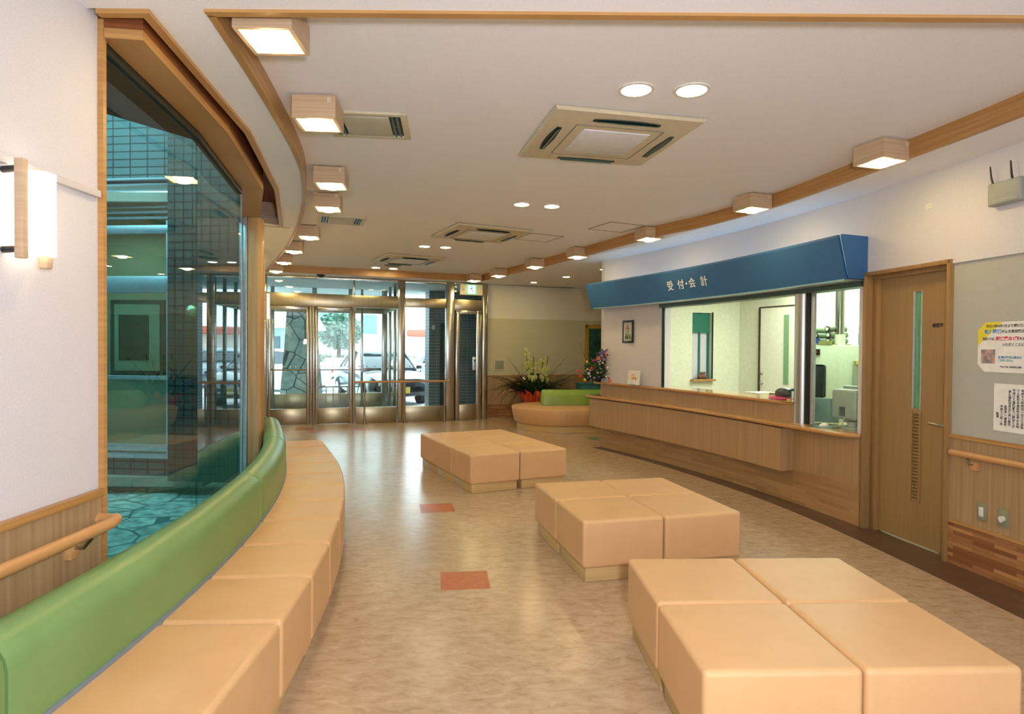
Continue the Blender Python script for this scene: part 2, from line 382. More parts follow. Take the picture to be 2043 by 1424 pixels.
# ------------------------------------------------------------------ ceiling and soffit
bm = BM(); prism(bm, TLs + [(-.62, 12.12)] + TRs[1:], ZC, ZC+.05); struct('ceiling', bm, M_ceil, smooth=False)
outer = [(-1.9, -4), (3.6, -4), (3.6, 5), (4.0, 10.2), (5.2, 15.2), (-.5, 13.1), (-5.6, 11.4), GE, (-3.62, 8.9), (-2.66, 6.5), (-2.46, 6.69)] + CT[::-1][1:-1] + [(-1.60, 2.40), (-1.9, 2.4)]
hole = TLs + TRs
tri = tessellate_polygon([[Vector((*p, 0)) for p in outer], [Vector((*p, 0)) for p in hole]])
pts = outer + hole
bm = BM(); lo = [bm.verts.new((*p, ZS)) for p in pts]; hi = [bm.verts.new((*p, ZS+.08)) for p in pts]
for a, b, c in tri:
    try: bm.faces.new((lo[a], lo[b], lo[c])); bm.faces.new((hi[c], hi[b], hi[a]))
    except ValueError: pass
soffit = struct('ceiling_soffit', bm, M_soff, smooth=False)
# roof slab above everything
bm = BM(); prism(bm, [(-1.9, -4.3), (3.8, -4.3), (6.8, 5), (6.8, 16.), (4.8, 15.5), (-.3, 13.2), (-5.8, 11.2), (-5.0, 11.1), (-2.95, 6.75), (-2.1, 4.82), (-1.8, 3.5), (-1.9, 2.0)], 3.1, 3.3)
struct('roof_slab', bm, M_soff, smooth=False)
# wooden trim round the raised ceiling
bm = BM(); sweep(bm, TLs, rect(-.0, .03, ZS-.012, ZC)); struct('trim_1', bm, M_trim)
bm = BM(); sweep(bm, [TLs[-1], (-2.06, 11.54), (-.62, 12.12)], rect(-.03, .0, ZS-.012, ZC)); struct('trim_2', bm, M_trim)
bm = BM(); sweep(bm, TRs, rect(-.03, .0, ZS-.012, ZC)); 
bmesh.ops.transform(bm, matrix=Matrix.Identity(4), verts=bm.verts); struct('trim_3', bm, M_trim)
bm = BM(); box(bm, ((2.84-1.154)/2, 2.415, (ZS-.012+ZC)/2), (2.84+1.154+.06, .035, ZC-ZS+.012)); struct('trim_4', bm, M_trim)
# blind pocket beside the window
bm = BM(); sweep(bm, CT, rect(-.0, .035, ZS-.018, 3.0)); struct('trim_5', bm, M_trim)
GP = [(-1.60, 2.2), J, GB, GC, GD]
bm = BM(); sweep(bm, [J, GB, GC, GD, (-2.82, 6.5)], rect(-.165, .0, 2.66, 2.70)); struct('trim_6', bm, M_trim)
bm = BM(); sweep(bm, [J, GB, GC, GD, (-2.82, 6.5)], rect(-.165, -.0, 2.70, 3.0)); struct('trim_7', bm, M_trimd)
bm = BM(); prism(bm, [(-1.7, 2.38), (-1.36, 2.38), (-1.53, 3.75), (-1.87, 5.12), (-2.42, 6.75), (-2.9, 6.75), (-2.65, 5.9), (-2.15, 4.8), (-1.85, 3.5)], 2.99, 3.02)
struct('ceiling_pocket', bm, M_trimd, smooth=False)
bm = BM(); box(bm, (-2.58, 6.71, 2.86), (.36, .03, .26), .35); struct('trim_8', bm, M_pale)

# ------------------------------------------------------------------ left wall
wl = sthing('wall_left', (-1.63, -.8, 0))
bm = BM(); box(bm, (-1.73, -.77, 1.5), (.2, 6.46, 3.0)); obj('plaster', bm, M_wall, wl, smooth=False)
bm = BM(); box(bm, (-1.622, -.77, .44), (.016, 6.44, .88)); obj('wainscot', bm, M_panel, wl, smooth=False)
bm = BM(); box(bm, (-1.615, -.77, .877), (.03, 6.44, .03), bev=.004); obj('dado_rail', bm, M_trim, wl)
bm = BM(); box(bm, (-1.62, -.77, 2.045), (.02, 6.44, .028), bev=.004); obj('picture_rail', bm, M_wall, wl)
bm = BM(); box(bm, (-1.63, 2.467, 1.33), (.045, .02, 2.8)); obj('window_jamb', bm, M_trim, wl)
# curved wall between the window and the entrance
bm = BM(); sweep(bm, [GW, (-3.62, 8.9), GE], rect(0, .15, 0, 3.05)); wf = struct('wall_left_far', bm, M_wallw, smooth=False)
bm = BM(); sweep(bm, [GW, (-3.62, 8.9), GE], rect(-.016, 0, 0, .88)); obj('wainscot', bm, M_panel, wf, smooth=False)
bm = BM(); box(bm, (.8, -4.05, 1.5), (5.4, .1, 3.1)); struct('wall_rear', bm, M_wall, smooth=False)

# ------------------------------------------------------------------ courtyard windows: three facets of teal glass
def facet(name, a, b, z0=.04, z1=2.66):
    w = sthing(name, (*a, 0)); 
    bm = BM(); sweep(bm, [a, b], rect(0, .01, z0, z1)); obj('glass_pane', bm, M_glassw, w, smooth=False)
    return w
w1 = facet('window_1', J, GB); w2 = facet('window_2', GB, GC); w3 = facet('window_3', GC, GD)
bm = BM(); sweep(bm, [GB, GC], rect(-.012, .03, 2.62, 2.66)); obj('head_channel', bm, M_dark, w2)
bm = BM(); sweep(bm, [J, GB], rect(-.012, .03, 2.62, 2.66)); obj('head_channel', bm, M_dark, w1)
bm = BM(); sweep(bm, [J, GB], rect(-.03, .03, 0., .05)); obj('sill', bm, M_alu, w1)
bm = BM(); sweep(bm, [GB, GC], rect(-.03, .03, 0., .05)); obj('sill', bm, M_alu, w2)
bm = BM(); sweep(bm, [GC, GD], rect(-.012, .03, 2.62, 2.66)); obj('head_channel', bm, M_alu, w3)
bm = BM(); box(bm, (-2.53, 5.90, 1.33), (.07, .05, 2.66), 0, bev=.004)
for x in (-2.549, -2.509): box(bm, (x, 5.868, 1.33), (.032, .02, 2.66), 0, bev=.004)
obj('mullion', bm, M_alu, w3, label='silver aluminium mullion')
bm = BM(); box(bm, (-2.437, 5.94, 1.33), (.106, .13, 2.66), 0, bev=.006)
struct('wall_post', bm, M_post)

# ------------------------------------------------------------------ courtyard outside the left windows
bm = BM(); box(bm, (-4.45, 4.2, -.22), (6.0, 6.4, .12)); struct('courtyard_paving', bm, M_paving, smooth=False)
cw = sthing('courtyard_wall', (-4.2, 6.8, 0)); cr_ = -.075
def cpt(x, d=0., z=0.): # along the courtyard wall line
    return (x, 6.9 - (x+5)*.1 + d, z)
bm = BM()
box(bm, cpt(-5.2, .15, .11), (3.1, .2, .24), -.1); box(bm, cpt(-5.2, .15, 3.95), (3.1, .2, 1.5), -.1)
obj('tiled_wall', bm, M_tileb, cw, smooth=False)
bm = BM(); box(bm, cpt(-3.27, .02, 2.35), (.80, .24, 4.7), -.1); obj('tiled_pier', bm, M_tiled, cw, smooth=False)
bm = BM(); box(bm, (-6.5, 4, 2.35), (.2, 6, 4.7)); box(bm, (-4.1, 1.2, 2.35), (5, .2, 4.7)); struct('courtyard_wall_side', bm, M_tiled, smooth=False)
bm = BM(); prism(bm, [(-1.75, 1.2), (-6.5, 1.2), (-6.5, 4.2), (-3.0, 4.6), (-2.5, 5.4), (-2.05, 3.9)], 3.15, 3.3); struct('courtyard_shade_roof', bm, mat('dark_shade_roof', (60, 66, 66), .8), smooth=False)  # roof added to keep skylight out and the courtyard dim
cwin = sthing('window_4', cpt(-4.6, 0, .2), -.1)
def cfr(x0, x1, z0, z1, d=.0, t=.06, name='frame_bar', m=M_alu):
    bm = BM(); box(bm, cpt((x0+x1)/2, d, (z0+z1)/2), (abs(x1-x0), t, z1-z0), -.1, bev=.004); return obj(name, bm, m, cwin)
for a in [(-6.2, -3.66, .22, .28), (-6.2, -3.66, .30, .37), (-3.74, -3.67, .28, 2.8), (-6.2, -3.7, 2.02, 2.2), (-6.2, -3.7, 2.66, 2.75), (-6.2, -3.72, 1.08, 1.12)]: cfr(*a)
bm = BM()
for i in range(8): box(bm, cpt(-4.95, .02, 2.84+i*.06), (2.5, .05, .012), 0, rot=Matrix.Rotation(-.1, 4, 'Z') @ Matrix.Rotation(.6, 4, 'X'))
obj('louvre', bm, M_alu, cwin)
bm = BM(); box(bm, cpt(-4.95, .02, 1.5), (2.55, .01, 2.5), -.1); obj('glass_pane', bm, M_glasso, cwin, smooth=False)
bm = BM(); box(bm, (-4.95, 8.4, 1.5), (3.2, .1, 3.)); box(bm, (-4.95, 7.6, 3.05), (3.2, 1.7, .1)); box(bm, (-3.5, 7.6, 1.5), (.1, 1.7, 3.)); box(bm, (-6.4, 7.6, 1.5), (.1, 1.7, 3.)); box(bm, (-4.95, 7.6, -.03), (3.2, 1.7, .1))
struct('wall_beyond_courtyard', bm, mat('beige_room_wall', (176, 166, 150), .9), smooth=False)
fp = thing('framed_picture', 'dark teal framed picture seen through the courtyard window', 'picture', (-5.0, 8.3, 1.1))
bm = BM(); box(bm, (-4.98, 8.32, 1.55), (.72, .04, 1.0)); obj('frame', bm, mat('teal_frame', (50, 84, 84), .5), fp)
bm = BM(); box(bm, (-4.98, 8.295, 1.55), (.60, .02, .88)); obj('mount', bm, mat('pale_mount', (150, 166, 150), .8), fp)
bm = BM(); box(bm, (-5.02, 8.283, 1.55), (.40, .012, .6)); obj('print', bm, mat('dark_print', (30, 60, 58), .7, c2=(60, 90, 80)), fp)
fp2 = thing('outdoor_spotlight', 'round greenish spotlight fixed to the dark tiled pier outside', 'spotlight', (-3.42, 6.55, 1.7))
bm = BM(); lathe(bm, [(0, .05), (.03, .047), (.06, .02), (.07, -.01), (.055, -.05), (.02, -.08), (0, -.085)]); bm.transform(Matrix.Translation((-3.30, 6.42, 1.80)) @ Matrix.Rotation(-.5, 4, 'Z') @ Matrix.Rotation(1.9, 4, 'X')); obj('lamp_head', bm, mat('lamp_glass_green', (150, 170, 130), .2, .5), fp2)
bm = BM(); tube(bm, [(-3.29, 6.46, 1.82), (-3.25, 6.53, 1.86), (-3.24, 6.60, 1.86)], .014); obj('arm', bm, M_dark, fp2)

# ------------------------------------------------------------------ right wall with door
wr = sthing('wall_right', (3.2, 2, 0))
bm = BM(); sweep(bm, WR, rect(-.15, 0, 0, 3.05)); obj('plaster', bm, M_wall, wr, smooth=False)
bm = BM(); sweep(bm, [(3.04, 4.30), (2.91, 5.12)], rect(-.15, 0, 2.085, 3.05))
sweep(bm, [(2.91, 5.12), wc(.012)], rect(-.15, 0, 0, 3.05)); obj('plaster_over_door', bm, M_wall, wr, smooth=False)
bm = BM(); sweep(bm, WR, rect(0, .006, .88, 2.06)); obj('cloth_panel', bm, M_grey, wr, smooth=False)
bm = BM(); sweep(bm, WR, rect(0, .02, 2.06, 2.085)); obj('picture_rail', bm, M_wall, wr)
bm = BM(); sweep(bm, WR, rect(0, .014, .29, .87)); obj('wainscot', bm, M_panel, wr, smooth=False)
bm = BM(); sweep(bm, WR, rect(0, .025, .865, .89)); sweep(bm, WR, rect(0, .025, .285, .305)); obj('dado_rail', bm, M_trim, wr)
bm = BM(); sweep(bm, WR, rect(0, .02, 0, .287)); obj('skirting', bm, M_stripd, wr, smooth=False)
bm = BM(); sweep(bm, [(2.912, 5.115), wc(.012)], rect(0, .012, 0, .07)); obj('baseboard', bm, mat('grey_base', (150, 146, 134), .6), wr)
da = Vector((3.04, 4.30)); db = Vector((2.91, 5.12)); du = (db-da).normalized(); dn = Vector((-du.y, du.x)); DL = (db-da).length; drz = math.atan2(du.y, du.x)
def dp(s, o=0., z=0.): p = da + du*s + dn*o; return (p.x, p.y, z)   # s from right to left, o to the lobby
d1 = sthing('door_1', dp(DL/2), drz)
bm = BM()
for s in (.012, DL-.012): box(bm, dp(s, -.04, 1.045), (.03, .16, 2.09), drz, bev=.003)
box(bm, dp(DL-.06, -.055, 1.02), (.05, .06, 2.04), drz, bev=.002)
box(bm, dp(DL/2, -.04, 2.075), (DL, .16, .03), drz, bev=.003); box(bm, dp(DL/2, -.055, 2.045), (DL-.06, .06, .03), drz)
obj('door_frame', bm, M_jamb, d1)
sx0, sx1 = .34, .405      # window slot position (s)
bm = BM()
for (s0, s1, z0, z1) in [(.03, sx0, .012, 2.03), (sx1, DL-.085, .012, 2.03), (sx0, sx1, .012, .33), (sx0, sx1, .985, 1.025), (sx0, sx1, 1.90, 2.03)]:
    box(bm, dp((s0+s1)/2, -.075, (z0+z1)/2), (s1-s0, .036, z1-z0), drz)
slab = obj('door_leaf', bm, M_door, d1, smooth=False)
bm = BM(); box(bm, dp((sx0+sx1)/2, -.075, 1.463), (sx1-sx0, .008, .875), drz); obj('slot_glass', bm, mat('green_frosted_glass', (96, 168, 112), .25, c2=(74, 140, 92), scale=(60, 60, 4)), slab, smooth=False)
bm = BM()
for s in (sx0-.004, sx1+.004): box(bm, dp(s, -.06, 1.463), (.008, .014, .885), drz)
obj('slot_bead', bm, M_alu, slab)
bm = BM()
for i in range(26): box(bm, dp((sx0+sx1)/2, -.068, .34+i*.0252), (sx1-sx0, .03, .006), rot=Matrix.Rotation(drz, 4, 'Z') @ Matrix.Rotation(-.7, 4, 'X'))
for s in (sx0-.008, sx1+.008): box(bm, dp(s, -.056, .66), (.016, .012, .68), drz)
obj('louvre', bm, M_door, slab)
bm = BM(); box(bm, dp((sx0+sx1)/2, -.09, .66), (sx1-sx0, .006, .66), drz); obj('louvre_shade_sheet', bm, mat('gap_shade', (70, 56, 36), .9), slab)  # dark sheet put in for the shade between the slats
bm = BM(); tube(bm, [dp(.065, -.055, .93), dp(.065, .0, .93), dp(.09, .01, .932), dp(.185, .01, .94)], .009); cyl(bm, dp(.065, -.054, .93), .022, .012, rot=Matrix.Rotation(drz, 4, 'Z') @ Matrix.Rotation(math.pi/2, 4, 'X')); obj('lever_handle', bm, M_steel, slab)
text('事務室', .032, M_ink, 'door_lettering', slab, WM['door_1'].inverted() @ wallM(dp(.192, -.0555, 1.64), -Vector((*du, 0))), .0008, .0006)

# right-hand fittings
def wrp(y, o=0., z=0.): # point on wall segment (3.20,3.3)-(3.04,4.3)
    a, b = Vector((3.20, 3.3)), Vector((3.04, 4.3)); d = (b-a); p = a + d*((y-3.3)/1.); n = Vector((-d.y, d.x)).normalized()
    p = p + n*o; return (p.x, p.y, z)
WRr = Vector((3.20-3.04, 3.3-4.3, 0)).normalized(); wrz = math.atan2(1, -.16)
hr = thing('handrail', 'round tan wooden handrail on the right wall beside the brown door', 'handrail', wrp(4.0, 0, .75))
bm = BM(); tube(bm, [wrp(y, .075, .775) for y in (4.22, 3.9, 3.5, 3.0)], .021, 16); obj('rail', bm, M_rail, hr)
bm = BM(); bmesh.ops.create_uvsphere(bm, u_segments=12, v_segments=8, radius=.0225, matrix=Matrix.Translation(wrp(4.22, .075, .775))); obj('end_cap', bm, M_rail, hr)
bm = BM(); box(bm, wrp(4.1, .025, .70), (.05, .03, .05), wrz, bev=.004); obj('bracket_block', bm, M_rail, hr)
bm = BM(); tube(bm, [wrp(4.1, .03, .71), wrp(4.1, .06, .715), wrp(4.1, .075, .75)], .007); obj('bracket_arm', bm, M_steel, hr)
ap = thing('wireless_access_point', 'grey wireless access point with two black aerials high on right wall', 'access point', wrp(3.92, 0, 2.37))
bm = BM(); box(bm, wrp(3.905, .03, 2.45), (.225, .05, .145), wrz, bev=.01, seg=3); box(bm, wrp(3.905, .054, 2.40), (.19, .012, .03), wrz, bev=.005); apb = obj('case', bm, mat('grey_case', (150, 154, 150), .5), ap)
for y, dx in ((4.0, .012), (3.87, .008)):
    bm = BM(); tube(bm, [wrp(y, .03, 2.52), wrp(y+dx, .03, 2.56), wrp(y+dx*1.9, .03, 2.64)], .007, 8, r_end=.004); obj('aerial', bm, M_black, ap)
po = thing('octagonal_notice', 'white notice with yellow corner and coloured writing on grey panel', 'notice', wrp(3.85, .006, 1.3))
PM = wallM(wrp(4.105, .0075, 1.325), WRr); iv = WM[po.name].inverted()
def onw(bm, M, poly, z=0., th=.001, mi=0):
    vs = [bm.verts.new(M @ Vector((x, y, z))) for x, y in poly]; v2 = [bm.verts.new(M @ Vector((x, y, z+th))) for x, y in poly]
    n = len(vs); bm.faces.new(v2).material_index = mi; bm.faces.new(vs[::-1]).material_index = mi
    for i in range(n): bm.faces.new((vs[i], vs[(i+1) % n], v2[(i+1) % n], v2[i])).material_index = mi
    return bm
bm = onw(BM(), PM, [(.05, 0), (.52, 0), (.57, .05), (.57, .27), (.52, .32), (.05, .32), (0, .27), (0, .05)], 0, .002); obj('sheet', bm, M_paper, po, smooth=False)
bm = onw(BM(), PM, [(0, .17), (.17, .32), (.05, .32), (0, .27)], .002, .0006); obj('yellow_corner', bm, M_yellow, po, smooth=False)
bm = onw(BM(), PM, [(.025, .055), (.125, .055), (.125, .145), (.025, .145)], .002, .0006); obj('photo_print', bm, mat('hands_photo', (196, 160, 150), .6, c2=(96, 116, 130), scale=(24, 24, 24)), po, smooth=False)
def pt(s, x, y, size, m, par, M, b=.0004, align=None): 
    return text(s, size, m, 'lettering', par, WM[par.name].inverted() @ M @ Matrix.Translation((x, y, .0032)), .0003, b)
pt('平成13年4月1日より健康保険法の', .215, .293, .021, M_ink, po, PM); pt('老人医療', .105, .258, .030, M_inkb, po, PM, .001)
pt('の方の負担額が変わ', .265, .258, .022, M_ink, po, PM); pt('当院では、', .085, .212, .021, M_ink, po, PM); pt('医療費の1割', .205, .212, .028, M_inkr, po, PM, .001)
pt('をお', .305, .212, .021, M_ink, po, PM); pt('いただくことに', .245, .175, .021, M_ink, po, PM); pt('詳細は受付に問合せ', .225, .095, .017, M_inkb, po, PM); pt('ご了承ください。', .20, .075, .014, M_inkb, po, PM); pt('平成十三年一月改正健康保険', .23, .035, .011, M_ink, po, PM)
pn = thing('printed_notice', 'plain white sheet of vertical black writing below the octagonal notice', 'notice', wrp(3.9, .006, .95))
PN = wallM(wrp(3.985, .0075, .955), WRr)
bm = onw(BM(), PN, [(0, 0), (.26, 0), (.26, .30), (0, .30)], 0, .0015); obj('sheet', bm, M_paper, pn, smooth=False)
cols = ['院長', '平成十三年一月', '医療費一部負担', '健康保険法改正に伴い診療', '受付にて保険証をご提示くだ', '老人医療の負担額変更のお知', '平成十三年四月一日より当院', '皆様のご理解とご協力をお願']
for i, s in enumerate(cols):
    for k, ch in enumerate(s): pass
    pt('\n'.join(s), .028+i*.027, .15 - (0.05 if i < 3 else 0), .0185, M_ink, pn, PN)
for nm, y, lab in (('light_switch', 4.045, 'switch plate with one white rocker low on the wainscot'), ('wall_socket', 3.90, 'socket plate with a white plug cover nearest the right edge')):
    t = thing(nm, lab, 'switch' if nm[0] == 'l' else 'socket', wrp(y, .014, .35))
    bm = BM(); box(bm, wrp(y, .018, .415), (.07, .008, .115), wrz, bev=.002); obj('cover_plate', bm, mat('green_grey_plate', (140, 142, 112), .5), t)
    bm = BM()
    if nm[0] == 'l': box(bm, wrp(y, .024, .415), (.03, .008, .06), wrz, bev=.002)
    else: cyl(bm, wrp(y-.003, .03, .41), .017, .02, rot=Matrix.Rotation(wrz, 4, 'Z') @ Matrix.Rotation(math.pi/2, 4, 'X')); box(bm, wrp(y+.008, .024, .395), (.02, .008, .02), wrz)
    obj('rocker' if nm[0] == 'l' else 'plug', bm, M_white, t)

# left-hand fittings
hl = thing('handrail', 'round tan wooden handrail on the left wall ending at the window', 'handrail', (-1.62, 1.5, .75))
bm = BM(); tube(bm, [(-1.53, -3.5, .775), (-1.53, .5, .775), (-1.53, 2.38, .775), (-1.55, 2.44, .775)], .022, 16); obj('rail', bm, M_rail, hl)
bm = BM(); tube(bm, [(-1.54, 2.42, .775), (-1.60, 2.44, .775), (-1.63, 2.43, .775)], .023, 14); obj('end_return', bm, M_rail, hl)
for y in (2.27, 1.2):
    bm = BM(); box(bm, (-1.605, y, .70), (.03, .05, .05), bev=.004); obj('bracket_block', bm, M_rail, hl)
    bm = BM(); tube(bm, [(-1.60, y, .715), (-1.56, y, .715), (-1.53, y, .75)], .007); obj('bracket_arm', bm, M_steel, hl)
def wall_lamp(label, p, n, t):
    """p point on wall, n unit normal into the room, t unit tangent"""
    p = Vector(p); n = Vector(n); t = Vector(t); o = thing('wall_lamp', label, 'wall lamp', tuple(p), 0, 'wall lamps')
    def q(a, b, z): v = p + t*a + n*b; return Vector((v.x, v.y, z))
    z0, z1 = 1.75, 2.02
    bm = BM(); N = 9; rings = []
    for zz in (z0, z1):
        ring = []
        for i in range(N+1):
            a = -1.15 + 2.3*i/N; ring.append(bm.verts.new(q(.01+.066*math.sin(a)/math.sin(1.15), .03+.085*(math.cos(a)-math.cos(1.15))/(1-math.cos(1.15)), zz)))
        rings.append(ring)
    for i in range(N): bm.faces.new((rings[0][i], rings[0][i+1], rings[1][i+1], rings[1][i]))
    bm.faces.new(rings[0]); bm.faces.new(rings[1][::-1]); bm.faces.new((rings[0][0], rings[1][0], rings[1][-1], rings[0][-1]))
    obj('shade', bm, M_shade, o)
    rz = math.atan2(t.y, t.x)
    for a in (-.072, .035):
        zc, hh, b = (1.888, .315, .072) if a < 0 else (1.897, .345, .118)
        c = q(a, b, zc); bm = BM(); box(bm, (c.x, c.y, z0-.02) if a > 0 else tuple(c), (.024, .03, .05 if a > 0 else hh), rz, bev=.004)
        if a > 0: box(bm, (c.x, c.y, z1+.006), (.024, .03, .022), rz, bev=.004)
        if a < 0: obj('upright', bm, M_pale, o)
        else: bm.free()
    c = q(.035, .07, 1.735); bm = BM(); box(bm, tuple(c), (.028, .028, .05), rz, bev=.004); obj('foot_block', bm, M_pale, o)
    c = q(.02, .05, z1+.006); bm = BM(); box(bm, tuple(c), (.028, .028, .02), rz, bev=.004); obj('top_block', bm, M_pale, o)
    for zz in (1.76, 2.015): bm = BM(); tube(bm, [q(-.055, 0, zz), q(-.07, .06, zz)], .011); obj('bracket', bm, M_black, o)
    return o
wall_lamp('glowing curved wall lamp in a wooden frame, on white wall left of the window', (-1.63, 2.055, 0), (1, 0, 0), (0, 1, 0))
wn_ = Vector((-3.62+2.42, 8.9-5.97)); wn_ = wn_.normalized()
wall_lamp('small glowing wall lamp half hidden behind the pale wooden window post', (-2.745, 6.75, 0), (wn_.y, -wn_.x, 0), (wn_.x, wn_.y, 0))
hf = thing('handrail', 'short end of wooden handrail just above the far green backrest', 'handrail', (-3.0, 7.3, .7))
bm = BM(); tube(bm, [(-2.88, 7.12, .775), (-2.97, 7.42, .775), (-3.1, 7.52, .775)], .021, 12); obj('rail', bm, M_rail, hf)
bm = BM(); tube(bm, [(-3.1, 7.32, .72), (-3.02, 7.32, .72), (-2.95, 7.3, .76)], .008); obj('bracket_arm', bm, M_steel, hf)

# ------------------------------------------------------------------ reception wall, counter and canopy
rw = sthing('wall_reception', (2.4, 7, 0))
bm = BM(); sweep(bm, wcp(.012, 1), rect(-.16, 0, 2.05, 3.05)); obj('wall_over_opening', bm, M_wall, rw, smooth=False)
bm = BM(); sweep(bm, wcp(.715, 1, n=4), rect(-.16, 0, .345, 2.06)); obj('wall_pier', bm, M_wall, rw, smooth=False)
bm = BM(); e = wc(1); sweep(bm, [(e[0]+.03, e[1]+.01), (e[0]+2.8, e[1]+1.08)], rect(.0, .14, .345, 3.05)); obj('wall_return', bm, M_wall, rw, smooth=False)
ct = thing('reception_counter', 'long two-level wooden reception counter under the blue canopy', 'counter', (2.2, 7.3, 0))
cb = .17
bm = BM(); sweep(bm, wcp(0.0, 1.012, cb), rect(-.17, .02, 0, .34)); obj('base_panel', bm, M_strip, ct, smooth=False)
bm = BM(); sweep(bm, wcp(0.0, .215, cb, 6), rect(-.02, .03, .33, .728)); obj('side_panel', bm, M_cpan, ct, smooth=False)
bm = BM(); sweep(bm, wcp(.185, 1.03, cb, 14), rect(.0, .17, .31, .715)); obj('front_panel', bm, M_cpan, ct, smooth=False)
bm = BM(); sweep(bm, wcp(.185, 1.012, cb, 14), rect(-.16, .014, .74, .93)); obj('riser_panel', bm, M_cpan, ct, smooth=False)
def edge_prof(o0, o1, z0, z1):  # board with a rounded front edge
    r = (z1-z0)/2; zc = (z0+z1)/2; P = [(o0, z0)]
    for k in range(7):
        a = -math.pi/2 + math.pi*k/6; P.append((o1 - r + r*math.cos(a), zc + r*math.sin(a)))
    return P + [(o0, z1)]
# lower top: pad tapering to the right end with a rounded corner
us = [.0, .012, .03, .05, .08, .12, .165, .2]; os_ = [.02, .09, .125, .14, .155, .17, .19, .205]
path = [wc(u, 0, cb) for u in us]
def sweep_var(bm, path, os, o0, z0, z1, mi=0):
    ns = norms(path); rings = []
    for p, n, o in zip(path, ns, os):
        rings.append([bm.verts.new((p[0]+n.x*a, p[1]+n.y*a, z)) for a, z in edge_prof(o0, o, z0, z1)])
    m = len(rings[0])
    for a, b in zip(rings, rings[1:]):
        for k in range(m): bm.faces.new((a[k], a[(k+1) % m], b[(k+1) % m], b[k])).material_index = mi
    bm.faces.new(rings[0]); bm.faces.new(rings[-1][::-1]); return bm
bm = BM(); allp = path + wcp(.25, 1.045, cb, 14); sweep_var(bm, allp, os_ + [.205]*15, -.05, .728, .762)
low = obj('lower_top', bm, M_cedge, ct)
bm = BM(); sweep_var(bm, allp, [max(.0, o-.018) for o in os_ + [.205]*15], -.05, .761, .764); obj('lower_top_surface', bm, M_ctop, low)
bm = BM(); sweep_var(bm, wcp(.18, 1.05, cb, 16), [.0, .045]+[.055]*14+[.045], -.33, .925, .957); upt = obj('upper_top', bm, M_cedge, ct)
bm = BM(); sweep(bm, wcp(.184, 1.046, cb, 16), rect(-.33, .038, .956, .959)); obj('upper_top_surface', bm, M_ctop, upt)
# inner desk behind the right opening
bm = BM(); sweep(bm, wcp(.015, .17, cb, 4), rect(-.75, -.04, .735, .7635)); obj('inner_desk', bm, M_ctop, ct, smooth=False)

cn = thing('blue_canopy', 'long blue sloping canopy sign above the reception counter', 'canopy', (2.3, 7.1, 2.04))
def can_prof(): return [(0, 2.04), (.205, 2.04), (.225, 2.045), (.30, 2.385), (.285, 2.39), (0, 2.39), (0, 2.375), (.275, 2.375), (.2, 2.055), (0, 2.055)]
bm = BM(); sweep(bm, wcp(-.005, 1.005, n=14), [(0, 2.04), (.20, 2.04), (.29, 2.37), (.29, 2.39), (.27, 2.39), (.185, 2.06), (0, 2.06)])
for u in (-.005, 1.005):
    a = Vector(wc(u)); nn = -NO; t_ = (P1-P0).normalized()*.006
    q = [(0, 2.04), (.20, 2.04), (.29, 2.37), (.29, 2.39), (0, 2.39)]
    A = [bm.verts.new((a.x+nn.x*o-t_.x, a.y+nn.y*o-t_.y, z)) for o, z in q]; B = [bm.verts.new((a.x+nn.x*o+t_.x, a.y+nn.y*o+t_.y, z)) for o, z in q]
    bm.faces.new(A); bm.faces.new(B[::-1])
    for k in range(5): bm.faces.new((A[k], A[(k+1) % 5], B[(k+1) % 5], B[k]))
obj('fascia', bm, M_blue, cn, smooth=False)
bm = BM(); sweep(bm, wcp(.0, 1.0, n=14), rect(.03, .175, 2.030, 2.038)); obj('underside', bm, M_alu, cn, smooth=False)
bm = BM(); sweep(bm, wcp(.0, .715, n=10), rect(-.12, .03, 1.985, 2.03)); obj('opening_track', bm, mat('green_grey_track', (70, 90, 84), .4, .5), cn, smooth=False)
bm = BM(); sweep(bm, wcp(.03, .97, n=12), rect(.10, .135, 2.12, 2.15)); obj('lamp_tube', bm, M_tube, cn, label='glowing tube in the canopy')
bm = BM(); sweep(bm, wcp(.0, 1.0, n=14), rect(.176, .196, 2.028, 2.04)); obj('bottom_glow_edge', bm, mat('blue_edge_glow', (150, 200, 214), .3, .4), cn, smooth=False)  # pale strip painted for the glow along the canopy bottom
# white lettering on the sloping face
tdir = (P0-P1).normalized()
for ch, px_u, s in (('受', .595, .1), ('付', .548, .1), ('・', .524, .09), ('会', .500, .1), ('計', .451, .1)):
    b0 = Vector(wc(px_u, .245)); 
    slope = Vector((-NO.x*.09, -NO.y*.09, .33)).normalized()
    Mt = wallM((b0.x - NO.x*.006, b0.y - NO.y*.006, 2.205), (tdir.x, tdir.y, 0), slope)
    text(ch, s*1.22, mat('white_lettering', (244, 246, 246), .6), 'lettering', cn, WM[cn.name].inverted() @ Mt, .002, .0008)

